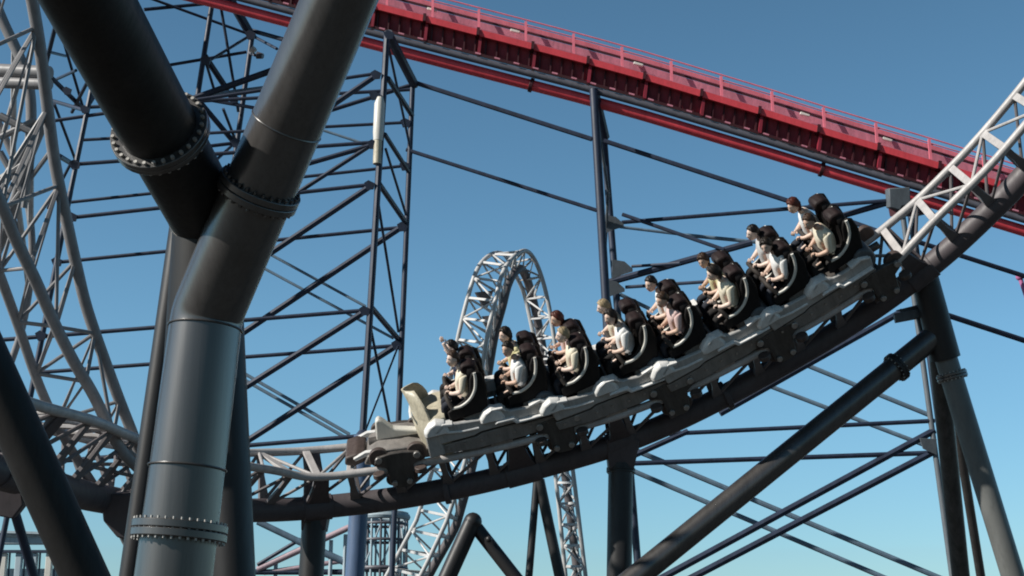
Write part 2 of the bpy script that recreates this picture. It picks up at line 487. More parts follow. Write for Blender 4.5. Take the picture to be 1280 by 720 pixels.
saddle(idx_at(8), mt_root, 'spine', 0.4)

def head_block(parent, top, bot, w0, w1, mat):
    m = MB(); T = V((1, 0, 0)); D = V((0, 1, 0))
    rings = []
    for p, ww in ((top, w0), (top.lerp(bot, 0.55), (w0 * 0.9)), (bot, w1)):
        rings.append([p + T * (x * ww / 2) + D * (y * ww * 0.42) for (x, y) in ((-1, -1), (1, -1), (1, 1), (-1, 1))])
    m.loft(rings); m.build('head_bracket', mat, parent, bevel=0.015)

t1, b1, a1 = column('support_column', 'short dark column with pale edge under the track left of the blue column', at(393, 650, 25.0), plumb(389, 720, at(393, 650, 25.0)), pxm(15.5, 25), mat='pillar2', group=G)
head_block(t1, at(396, 632, 25.0), at(393, 664, 25.0), pxm(36, 25), pxm(30, 25), 'spine')
t1, b1, a1 = column('support_column', 'dark upright column under the middle of the train', at(776, 580, 25.0), plumb(774, 720, at(776, 580, 25.0)), pxm(15.5, 25), mat='pillar2', group=G)
head_block(t1, at(778, 552, 25.0), at(776, 588, 25.0), pxm(40, 25), pxm(31, 25), 'spine')
flange(t1, at(776, 588, 25.0), a1, pxm(18, 25), 0.04, 12, 'pillar2', br=0.012)
t1, b1, a1 = column('support_column', 'thin dark post under the track end at the lower left edge', at(14, 625, 18.2), at(42, 720, 18.6), pxm(6, 18.4), mat='navy', group=G)
m = MB(); m.prism([(-0.3, 0.12), (0.22, 0.2), (0.26, -0.12), (0.12, -0.3), (-0.3, -0.22)], at(8, 618, 18.2), RT, UP, FW, -0.12, 0.12)
m.build('head_bracket', 'spine', t1, bevel=0.02)

# right-hand A-frame support
top = at(1157, 352, 25.0)
kn = at(1182, 448, 25.0)
leg_b = ground(kn, at(1266, 720, 24.4))
t = thing('track_support', 'dark three legged track support at the right with pale grey outer leg', 'support', V((kn.x, kn.y, 0)))
m = MB(); m.tube([top, kn.lerp(top, 0.0)], [pxm(17, 25), pxm(18.5, 25)], 24); m.ball(top, pxm(17, 25), 20, 10); m.build('post_head', 'pillar2', t)
m = MB(); m.tube([at(1180, 440, 25.0), leg_b], pxm(14, 25), 24); l1 = m.build('leg', 'paleleg', t)
flange(t, at(1190, 470, 24.96), kn - leg_b, pxm(19, 25), 0.05, 22, 'pillar', br=0.014)
ib = ground(at(1171, 430, 25.3), at(1201, 720, 26.2))
m = MB(); m.tube([at(1168, 400, 25.2), ib], pxm(11.5, 25), 24); m.build('leg', 'chassis', t)
ib2 = ground(at(1186, 470, 26.2), at(1226, 720, 27.4))
m = MB(); m.tube([at(1186, 470, 26.2), ib2], pxm(6, 26), 16); m.build('leg', 'pillar', t)
s0, s1 = at(1168, 420, 25.0), at(792, 724, 23.6)
sb = ground(s0, s1)
m = MB(); m.tube([s0, sb], pxm(14.5, 25), 28); st = m.build('diagonal_strut', 'pillar', t)
flange(st, at(1121, 459, 24.8), s0 - sb, pxm(19, 25), 0.05, 18, 'pillar2', br=0.012)
m = MB(); m.bar(at(1118, 398, 25.2), at(1150, 392, 25.2), 0.12, 0.16); m.build('tie_plate', 'gusset', t, bevel=0.01)
m = MB()
m.prism([(-0.38, 0.0), (0.1, 0.12), (0.16, -0.3), (0.06, -0.42), (-0.02, -0.1)], at(1146, 388, 25.3), RT, UP, FW, -0.04, 0.04)
m.build('gusset_plate', 'gusset', t, bevel=0.008)

# climbing track at the left
def pxcurve(pts, n, step=None):
    return resample(catmull([at(*p) for p in pts]), count=n)
NC = 145
def pxcurve2(pts, n):
    return resample(catmull([at2(*p) for p in pts]), count=n)
A = pxcurve([(16, -120, 17.9), (30, -50, 18.0), (40, 0, 18.2), (50, 60, 18.4), (57, 115, 18.6), (68, 200, 18.9), (82, 270, 19.1), (95, 330, 19.3), (110, 390, 19.5), (138, 470, 19.8), (161, 530, 20.1), (186, 590, 20.4), (225, 650, 20.8)], NC)
B = pxcurve([(-75, 40, 17.3), (-50, 120, 17.4), (-28, 190, 17.6), (0, 252, 17.8), (20, 300, 18.1), (45, 352, 18.4), (66, 400, 18.7), (91, 450, 19.0), (117, 494, 19.3), (150, 560, 19.7), (186, 600, 20.1), (222, 660, 20.5)], NC)
C = pxcurve([(-70, 170, 18.2), (-40, 240, 18.3), (-15, 305, 18.4), (2, 350, 18.6), (22, 405, 18.9), (46, 474, 19.2), (69, 526, 19.5), (95, 572, 19.8), (138, 640, 20.2), (165, 690, 20.5)], NC)
ct = build_track('grey lattice track of three tubes climbing steeply at the left edge', 'climbing_track', A, B, C, 0.080, 0.066, ('climb', 'climb', 'climb'), 17, plate=0.055, base=V((C[0].x, C[0].y, 0)), rz=0.027)
m = MB(); m.prism([(-0.18, 0.28), (0.35, 0.3), (0.5, -0.05), (0.38, -0.42), (0.05, -0.34), (-0.15, -0.1)], at(146, 640, 20.2), RT, UP, FW, -0.18, 0.18)
m.build('junction_box', 'spine', ct, bevel=0.03)
# a farther loop of the same lattice passing behind it
NC2 = 70
A2 = pxcurve([(-60, 60, 20.6), (-20, 92, 20.6), (20, 98, 20.4), (52, 92, 20.2), (90, 70, 20.0)], NC2)
B2 = pxcurve([(-30, -60, 21), (0, 18, 21), (34, 98, 21), (38, 170, 21), (26, 225, 21.2), (2, 300, 21.6), (-30, 370, 22)], NC2)
C2 = pxcurve([(-60, 80, 22), (-20, 120, 22), (14, 190, 22), (34, 250, 22), (40, 320, 22), (30, 400, 22), (8, 470, 22)], NC2)
t = thing('lattice_frame', 'dull grey crossing tubes tangled behind the climbing track at the left edge', 'frame', V((-9.5, 19.9, 0)))
for c_, r_ in ((B2, 0.08), (C2, 0.055)):
    m = MB(); m.tube(c_, r_, 12); m.build('chord', 'climb', t)
for dy, r_ in ((-8, 0.095), (8, 0.085)):
    m = MB(); m.tube([at(-80, 92 + dy, 20.6), at(62, 98 + dy * 0.9, 19.9)], r_, 12); m.build('chord', 'climb', t)
for i in range(4, NC2 - 12, 14):
    m = MB(); m.tube([B2[i], C2[i + 5]], 0.045, 8); m.build('brace', 'rail', t)
    m = MB(); m.tube([C2[i], B2[i + 4]], 0.04, 8); m.build('brace', 'rail', t)
for (a, b, r_) in (((-5, 250), (40, 170), .05), ((12, 258), (70, 180), .035), ((0, 145), (40, 165), .06), ((0, 172), (45, 150), .05), ((0, 225), (30, 205), .06), ((0, 190), (28, 240), .05), ((58, 150), (22, 235), .05), ((30, 260), (45, 160), .05)):
    m = MB(); m.tube([at(*a, 20.5), at(*b, 20.5)], r_, 8); m.build('brace', 'climb', t)

# ------------------------------------------------------------------ train
def place(root, i_f, extra=0.0):
    pass
LEN = [0]
for i in range(1, len(S0)): LEN.append(LEN[-1] + (S0[i] - S0[i - 1]).length)
def frame(s):
    """s metres along the track from the left end -> matrix of the rail plane"""
    import bisect
    i = min(len(LEN) - 2, max(0, bisect.bisect(LEN, s) - 1))
    k = (s - LEN[i]) / (LEN[i + 1] - LEN[i])
    p = FR[i][0].lerp(FR[i + 1][0], k)
    T = FR[i][1].lerp(FR[i + 1][1], k).normalized()
    N_ = FR[i][3].lerp(FR[i + 1][3], k); N_ = (N_ - T * N_.dot(T)).normalized()
    Lv = N_.cross(T)
    o = p + N_ * HT
    Mx = Matrix(((T.x, Lv.x, N_.x, o.x), (T.y, Lv.y, N_.y, o.y), (T.z, Lv.z, N_.z, o.z), (0, 0, 0, 1)))
    return Mx
X, Y, Z = V((1, 0, 0)), V((0, 1, 0)), V((0, 0, 1))
# s of the first row (found from the near dummy's head at x = 563 px)
def find_s(x, off):
    best = min((abs(px_of(frame(s_ * 0.02) @ V(off))[0] - x), s_ * 0.02) for s_ in range(100, 1500))
    return best[1]
S_ROW1 = find_s(564, (0, 0.28, 1.62))
S_ROW8 = find_s(1010, (0, 0.28, 1.62))
PITCH = (S_ROW8 - S_ROW1) / 7.0
print('ROW', S_ROW1, S_ROW8, PITCH)

def local_thing(name, label, cat, group=None):
    return thing(name, label, cat, (0, 0, 0), group, absolute=False)

def rbox(m, x0, x1, y0, y1, z0, z1):
    m.prism([(x0, z0), (x1, z0), (x1, z1), (x0, z1)], (0, 0, 0), X, Z, Y, y0, y1)

def make_bogie(parent, x):
    m = MB()
    rbox(m, x - 0.10, x + 0.10, -0.58, 0.58, 0.08, 0.22)
    bo = m.build('bogie', 'chassis', parent, bevel=0.02)
    for s in (-1, 1):
        m = MB()
        y0, y1 = (0.56, 0.66) if s > 0 else (-0.66, -0.56)
        m.prism([(x - 0.42, 0.17), (x - 0.36, 0.29), (x - 0.1, 0.33), (x + 0.12, 0.33), (x + 0.36, 0.29), (x + 0.42, 0.17), (x + 0.22, 0.06), (x + 0.20, -0.26), (x + 0.10, -0.34), (x - 0.12, -0.34), (x - 0.20, -0.26), (x - 0.24, 0.06)], (0, 0, 0), X, Z, Y, y0, y1)
        m.build('wheel_carrier', 'chassis', bo, bevel=0.015)
        for dx in (-0.33, 0.33):
            m = MB(); m.disc((x + dx, s * 0.54, 0.25), Y, 0.17, 0.11, 24); m.build('wheel', 'wheel', bo, bevel=0.015)
            m = MB(); m.disc((x + dx, s * 0.68, 0.25), Y, 0.06, 0.07, 14); m.build('hub', 'hub', bo, bevel=0.008)
        for dx in (-0.13, 0.13):
            m = MB(); m.disc((x + dx * 1.25, s * 0.54, -0.20), Y, 0.115, 0.09, 18); m.build('wheel', 'wheel', bo, bevel=0.012)
            m = MB(); m.disc((x + dx, s * 0.69, -0.22), Y, 0.05, 0.05, 12); m.build('hub', 'hub', bo, bevel=0.006)
        for dx in (-0.36, 0.36):
            m = MB(); m.disc((x + dx, s * 0.735, 0.0), Z, 0.105, 0.09, 18); m.build('wheel', 'wheel', bo, bevel=0.012)
    return bo

def make_seat(parent, x, y, empty=False):
    # bucket seat: backrest, deep side wings, headrest, pan
    m = MB(); rings = []
    for (z, xb, hw, th) in ((0.78, -0.20, 0.22, 0.13), (1.0, -0.24, 0.245, 0.15), (1.2, -0.28, 0.25, 0.15), (1.44, -0.30, 0.24, 0.14), (1.56, -0.31, 0.17, 0.11)):
        rings.append([(x + xb + v_ * th, y + u * hw, z) for (u, v_) in ((-1, 0.9), (-0.8, -0.2), (-0.3, -0.35), (0.3, -0.35), (0.8, -0.2), (1, 0.9), (0.95, -0.6), (0.5, -1.1), (-0.5, -1.1), (-0.95, -0.6))])
    m.loft(rings)
    se = m.build('seat', 'seat', parent, ang=60, subsurf=1)
    for s_ in (-1, 1):
        m = MB()
        yo = y + s_ * 0.245
        m.prism([(x - 0.44, 0.74), (x - 0.52, 1.2), (x - 0.49, 1.44), (x - 0.41, 1.50), (x - 0.32, 1.47), (x - 0.26, 1.36), (x - 0.21, 1.16), (x - 0.10, 1.03), (x + 0.08, 0.95), (x + 0.24, 0.88), (x + 0.24, 0.70)], (0, 0, 0), X, Z, Y, yo - 0.03, yo + 0.03)
        m.build('side_wing', 'seat', se, bevel=0.025)
    m = MB(); m.prism([(x - 0.42, 1.40), (x - 0.24, 1.38), (x - 0.15, 1.46), (x - 0.15, 1.56), (x - 0.20, 1.61), (x - 0.34, 1.61), (x - 0.43, 1.52)], (0, 0, 0), X, Z, Y, y - 0.15, y + 0.15)
    m.build('headrest', 'headrest', se, bevel=0.035)
    m = MB(); m.prism([(x - 0.3, 0.70), (x + 0.20, 0.69), (x + 0.25, 0.80), (x + 0.20, 0.88), (x - 0.2, 0.84)], (0, 0, 0), X, Z, Y, y - 0.22, y + 0.22)
    m.build('seat_pan', 'seat', se, bevel=0.04)
    # white J-shaped restraint tubes on both sides, meeting over the lap
    for s_ in (-1, 1):
        m = MB(); yo = y + s_ * 0.292
        pts = catmull([V((x - 0.375, yo - s_ * 0.01, 1.48)), V((x - 0.365, yo, 1.36)), V((x - 0.31, yo, 1.18)), V((x - 0.19, yo, 1.03)), V((x - 0.02, yo, 0.945)), V((x + 0.14, yo - s_ * 0.02, 0.93))], 8)
        m.tube(pts, 0.026, 10); m.build('restraint_tube', 'white', se)
    m = MB(); m.tube(catmull([V((x + 0.14, y - 0.27, 0.94)), V((x + 0.18, y - 0.21, 1.05)), V((x + 0.20, y - 0.12, 1.105)), V((x + 0.20, y, 1.115)), V((x + 0.20, y + 0.12, 1.105)), V((x + 0.18, y + 0.21, 1.05)), V((x + 0.14, y + 0.27, 0.94))], 5), 0.038, 12); m.build('lap_bar', 'strap', se)
    return se

def shell(m, pts, y0, y1):
    m.prism(pts, (0, 0, 0), X, Z, Y, y0, y1)

def make_car(label, first=False, empty_far=False):
    t = local_thing('coaster_car', label, 'coaster car', 'cars of the train')
    h = PITCH
    # floor tray + lower skirt
    m = MB()
    rbox(m, -h + 0.06, h - 0.06, -0.56, 0.56, 0.30, 0.42)
    m.build('floor', 'chassis', t, bevel=0.02)
    for s in (-1, 1):
        y0, y1 = (0.56, 0.64) if s > 0 else (-0.64, -0.56)
        m = MB()
        shell(m, [(-h + 0.04, 0.20), (-h * 0.45, 0.13), (h * 0.4, 0.12), (h - 0.05, 0.18), (h - 0.03, 0.34), (h * 0.35, 0.35), (h * 0.25, 0.39), (-h * 0.35, 0.40), (-h * 0.45, 0.36), (-h + 0.02, 0.38)], y0, y1)
        m.build('skirt', 'skirt', t, bevel=0.018)
        y0, y1 = (0.58, 0.67) if s > 0 else (-0.67, -0.58)
        m = MB()
        shell(m, [(-h + 0.05, 0.42), (-h * 0.47, 0.40), (-h * 0.35, 0.44), (h * 0.25, 0.43), (h * 0.37, 0.39), (h - 0.06, 0.38), (h - 0.02, 0.62), (h * 0.82, 0.74), (h * 0.62, 0.70), (h * 0.25, 0.66), (0.10, 0.70), (-0.02, 0.78), (-0.18, 0.77), (-0.3, 0.68), (-h * 0.55, 0.66), (-h * 0.85, 0.72), (-h + 0.02, 0.66)], y0, y1)
        m.build('side_panel', 'body', t, bevel=0.022)
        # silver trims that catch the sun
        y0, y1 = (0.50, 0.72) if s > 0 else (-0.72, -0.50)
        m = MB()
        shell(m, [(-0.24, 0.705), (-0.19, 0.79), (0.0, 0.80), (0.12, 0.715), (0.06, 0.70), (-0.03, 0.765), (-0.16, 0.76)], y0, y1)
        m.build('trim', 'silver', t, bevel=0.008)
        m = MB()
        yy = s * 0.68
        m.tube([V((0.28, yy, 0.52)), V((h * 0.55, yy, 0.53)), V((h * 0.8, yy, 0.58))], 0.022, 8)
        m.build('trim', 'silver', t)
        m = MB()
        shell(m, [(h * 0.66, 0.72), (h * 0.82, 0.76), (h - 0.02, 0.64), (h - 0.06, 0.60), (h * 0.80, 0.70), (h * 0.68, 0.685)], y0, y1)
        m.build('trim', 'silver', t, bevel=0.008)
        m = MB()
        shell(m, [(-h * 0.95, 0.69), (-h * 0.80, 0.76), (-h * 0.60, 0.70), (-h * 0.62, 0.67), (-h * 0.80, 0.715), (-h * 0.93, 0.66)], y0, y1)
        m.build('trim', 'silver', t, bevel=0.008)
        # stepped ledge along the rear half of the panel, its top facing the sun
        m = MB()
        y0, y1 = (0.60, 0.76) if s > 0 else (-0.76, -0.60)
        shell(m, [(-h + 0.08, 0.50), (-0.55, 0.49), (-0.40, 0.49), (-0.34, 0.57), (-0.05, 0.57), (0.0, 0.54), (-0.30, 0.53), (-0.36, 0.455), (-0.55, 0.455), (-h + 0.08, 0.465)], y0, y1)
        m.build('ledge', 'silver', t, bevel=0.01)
    # rounded dark cowl at the rear end
    m = MB(); rings = []
    for (yy, k) in ((-0.64, 0.75), (-0.60, 0.95), (-0.3, 1.0), (0.3, 1.0), (0.60, 0.95), (0.64, 0.75)):
        rings.append([(-h + 0.12 + 0.21 * k * math.cos(a), yy, 0.60 + 0.25 * k * math.sin(a)) for a in [2 * math.pi * q / 24 for q in range(24)]])
    m.loft(rings); m.build('rear_cowl', 'cowl', t, bevel=0.02)
    # pale fairings between the rows
    for xq in (0.02, h - 0.06):
        for s in (-1, 1):
            m = MB(); rings = []
            for (yy, k) in ((0.50, 0.85), (0.53, 1.0), (0.66, 1.0), (0.72, 0.8)):
                rings.append([(xq + dx * k, s * yy, 0.62 + dz * k) for (dx, dz) in ((-0.22, 0.0), (-0.17, 0.15), (-0.02, 0.21), (0.12, 0.15), (0.22, 0.04), (0.22, -0.05), (-0.22, -0.05))])
            m.loft(rings); m.build('fairing', 'silver', t, bevel=0.015)
    for s in (-1, 1):
        for k in range(7):
            xb = -h + 0.18 + k * (2 * h - 0.36) / 6
            m = MB(); m.disc((xb, s * 0.645, 0.27 + 0.02 * (k % 2)), Y, 0.022, 0.03, 8); m.build('bolt', 'hub', t)
        m = MB(); m.tube(catmull([V((-h * 0.8, s * 0.5, 0.20)), V((-h * 0.3, s * 0.52, 0.06)), V((h * 0.2, s * 0.50, 0.10)), V((h * 0.75, s * 0.5, 0.22))], 8), 0.022, 8); m.build('cable', 'strap', t)
        m = MB(); rbox(m, -0.22, 0.16, s * 0.52 - 0.06, s * 0.52 + 0.06, 0.0, 0.13); m.build('brake_fin', 'hub', t, bevel=0.01)
        m = MB(); m.tube([V((-0.95 * h, s * 0.60, 0.40)), V((0.95 * h, s * 0.60, 0.39))], 0.018, 8); m.build('trim', 'strap', t)
    for xr in (h / 2, -h / 2):
        for s in (-1, 1):
            make_seat(t, xr - 0.03, s * 0.29)
    # centre pillar hardware between rows
    for xr in (h / 2, -h / 2):
        m = MB(); shell(m, [(xr - 0.50, 0.41), (xr - 0.48, 1.02), (xr - 0.40, 1.05), (xr - 0.30, 0.72), (xr - 0.02, 0.68), (xr - 0.02, 0.41)], -0.5, 0.5)
        m.build('seat_frame', 'body', t, bevel=0.03)
        m = MB(); m.tube([V((xr + 0.44, -0.54, 0.56)), V((xr + 0.44, 0.54, 0.56))], 0.025, 10)
        m.build('foot_rail', 'hub', t)
    make_bogie(t, -h + 0.0)
    m = MB(); m.tube([V((-h - 0.35, 0, 0.3)), V((-h + 0.2, 0, 0.3))], 0.07, 12); m.build('coupling', 'chassis', t)
    if first:
        # nose: solid rounded hull below, thin curved windshield above
        m = MB(); rings = []
        for (z, xo, hw) in ((0.10, 1.06, 0.54), (0.16, 1.14, 0.60), (0.4, 1.20, 0.63), (0.66, 1.22, 0.61), (0.80, 1.20, 0.56), (0.84, 1.12, 0.50)):
            out = [(xo + 0.17 * (1 - (u / 8) ** 2) - 0.16 * abs(u / 8) ** 2.5, hw * u / 8, z) for u in range(-8, 9)]
            rings.append(out + [(0.80, hw * 0.95, z), (0.80, -hw * 0.95, z)])
        m.loft(rings); m.build('nose', 'cream', t, ang=50, bevel=0.008)
        m = MB(); rings = []
        for (z, xo, hw) in ((0.78, 1.22, 0.54), (0.92, 1.22, 0.50), (1.06, 1.24, 0.42), (1.18, 1.27, 0.32), (1.26, 1.29, 0.18)):
            out = [(xo + 0.15 * (1 - (u / 8) ** 2) - 0.16 * abs(u / 8) ** 2.5 * hw / 0.6, hw * u / 8, z) for u in range(-8, 9)]
            inn = [(p[0] - 0.03, p[1] * 0.96, p[2]) for p in out[::-1]]
            rings.append(out + inn)
        m.loft(rings); m.build('windshield', 'cream', t, ang=60)
        m = MB(); m.tube([V((1.385, -0.3, 0.82)), V((1.40, 0.0, 0.82)), V((1.385, 0.3, 0.82))], 0.025, 8); m.build('trim', 'silver', t)
        for s in (-1, 1):
            m = MB(); y0, y1 = (0.58, 0.66) if s > 0 else (-0.66, -0.58)
            shell(m, [(h - 0.1, 0.18), (1.22, 0.16), (1.2, 0.62), (1.05, 0.78), (h - 0.1, 0.66)], y0, y1)
            m.build('side_panel', 'body', t, bevel=0.02)
    return t

ordn = ['front', 'second', 'third', 'rear']
cars = []
for k in range(4):
    c = make_car(['front passenger car of the train with a cream nose shield', 'second passenger car of the train, directly behind the front car',
                  'third passenger car of the train, just ahead of the rear car', 'rear passenger car of the train, highest up the slope'][k], first=(k == 0))
    s = S_ROW1 + PITCH * (0.5 + 2 * k)
    c.matrix_world = frame(s)
    cars.append(c)

# lead bogie in front of the train
z = local_thing('lead_bogie', 'low wheeled lead bogie with white fin at the very front of the train', 'bogie')
z.matrix_world = frame(S_ROW1 - 1.32)
make_bogie(z, 0.0)
m = MB(); m.tube([V((-0.9, 0, 0.3)), V((-0.3, 0, 0.30)), V((0.5, 0, 0.28))], 0.10, 14); m.build('draw_bar', 'chassis', z)
m = MB(); shell(m, [(-0.75, 0.16), (-0.2, 0.34), (0.3, 0.36), (0.52, 0.28), (0.60, 0.14), (0.45, 0.10), (0.0, 0.10), (-0.6, 0.08)], -0.52, 0.52)
m.build('frame', 'skirt', z, bevel=0.02)
m = MB()
shell(m, [(0.36, 0.35), (0.33, 0.70), (0.27, 0.75), (0.20, 0.70), (0.04, 0.52), (-0.40, 0.42), (-0.42, 0.35)], -0.10, 0.10)
m.build('fin', 'white', z, bevel=0.03)
for s in (-1, 1):
    m = MB(); shell(m, [(0.2, 0.31), (0.55, 0.33), (0.78, 0.24), (0.74, 0.19), (0.5, 0.26), (0.2, 0.26)], s * 0.40 - 0.05, s * 0.40 + 0.05)
    m.build('side_guard', 'silver', z, bevel=0.01)
m = MB(); shell(m, [(0.58, 0.24), (0.72, 0.30), (0.92, 0.26), (0.95, 0.12), (0.8, 0.06), (0.6, 0.12)], -0.38, 0.38)
m.build('bumper', 'wheel', z, bevel=0.03)

# riders
def plain(name, col, rough=0.6, spec=0.4):
    return paint(name, col, rough, 0.0, 0.12, 0.2, 6.0, spec=spec, streak=False)
SKIN = [plain('fair_skin', (0.74, 0.54, 0.44), 0.42), plain('pale_skin', (0.80, 0.62, 0.53), 0.42), plain('tan_skin', (0.62, 0.42, 0.32), 0.42)]
SHIRT = {'cream': plain('cream_cotton', (0.80, 0.73, 0.58), 0.8), 'white': plain('white_cotton', (0.86, 0.85, 0.83), 0.8), 'pale grey': plain('pale_grey_cotton', (0.58, 0.58, 0.57), 0.8),
         'pale yellow': plain('pale_yellow_cotton', (0.74, 0.68, 0.40), 0.8), 'pale pink': plain('pale_pink_cotton', (0.76, 0.56, 0.53), 0.8), 'dark navy': plain('navy_cotton', (0.02, 0.025, 0.05), 0.8)}
HAIR = {'dark': plain('dark_hair', (0.022, 0.015, 0.011), 0.5), 'brown': plain('brown_hair', (0.065, 0.035, 0.02), 0.5), 'auburn': plain('auburn_hair', (0.10, 0.025, 0.015), 0.5), 'fair': plain('fair_hair', (0.42, 0.32, 0.19), 0.5), 'black': plain('black_hair', (0.012, 0.010, 0.010), 0.45)}
TROUSER = [plain('dark_denim', (0.022, 0.026, 0.038), 0.8), plain('black_trouser', (0.016, 0.014, 0.014), 0.8)]
SHOE = plain('dark_shoe', (0.03, 0.028, 0.027), 0.6)
EYEW = plain('eye_white', (0.7, 0.7, 0.68), 0.3); EYED = plain('dark_iris', (0.02, 0.015, 0.012), 0.3); LIP = plain('lip', (0.42, 0.17, 0.15), 0.5)

HC = V((0.025, 0, 1.64))         # head centre
def head_point(th, ph):
    """th azimuth (0 = face), ph polar from top; returns offset from the head centre"""
    x, y, z = math.sin(ph) * math.cos(th), math.sin(ph) * math.sin(th), math.cos(ph)
    px, py, pz = x * 0.098, y * 0.076, z * 0.120
    g = lambda a, b, c, s_: math.exp(-(((x - a) ** 2 + (y - b) ** 2 + (z - c) ** 2) / (s_ * s_)))
    px += 0.028 * g(0.98, 0, -0.10, 0.17) + 0.012 * g(0.98, 0, 0.10, 0.15)       # nose
    px += 0.012 * g(0.70, 0, -0.72, 0.30) + 0.008 * g(0.9, 0, 0.38, 0.32)         # chin, brow
    for q in (-1, 1):
        px -= 0.012 * g(0.92, q * 0.36, 0.14, 0.17)                               # eye sockets
        px += 0.006 * g(0.80, q * 0.5, -0.15, 0.22)
    if z < -0.2:
        py *= 1 - 0.32 * (-z - 0.2); 
        if x < 0: px *= 1 - 0.35 * (-z - 0.2)
    px += 0.006 * g(0.86, 0.0, -0.42, 0.16)
    return V((px, py, pz))

def skin_mesh(verts, edges, radii, levels=2):
    me = bpy.data.meshes.new('rig'); me.from_pydata([tuple(v) for v in verts], edges, [])
    o = bpy.data.objects.new('rig', me); COL.objects.link(o)
    sk = o.modifiers.new('skin', 'SKIN'); sk.use_smooth_shade = True
    for i, r in enumerate(radii):
        me.skin_vertices[0].data[i].radius = (r, r) if not isinstance(r, tuple) else r
    me.skin_vertices[0].data[0].use_root = True
    sb = o.modifiers.new('sub', 'SUBSURF'); sb.levels = levels; sb.render_levels = levels
    dg = bpy.context.evaluated_depsgraph_get(); dg.update()
    e = o.evaluated_get(dg).to_mesh()
    vs = [v.co.copy() for v in e.vertices]; fs = [tuple(p.vertices) for p in e.polygons]
    o.evaluated_get(dg).to_mesh_clear()
    bpy.data.objects.remove(o); bpy.data.meshes.remove(me)
    return vs, fs

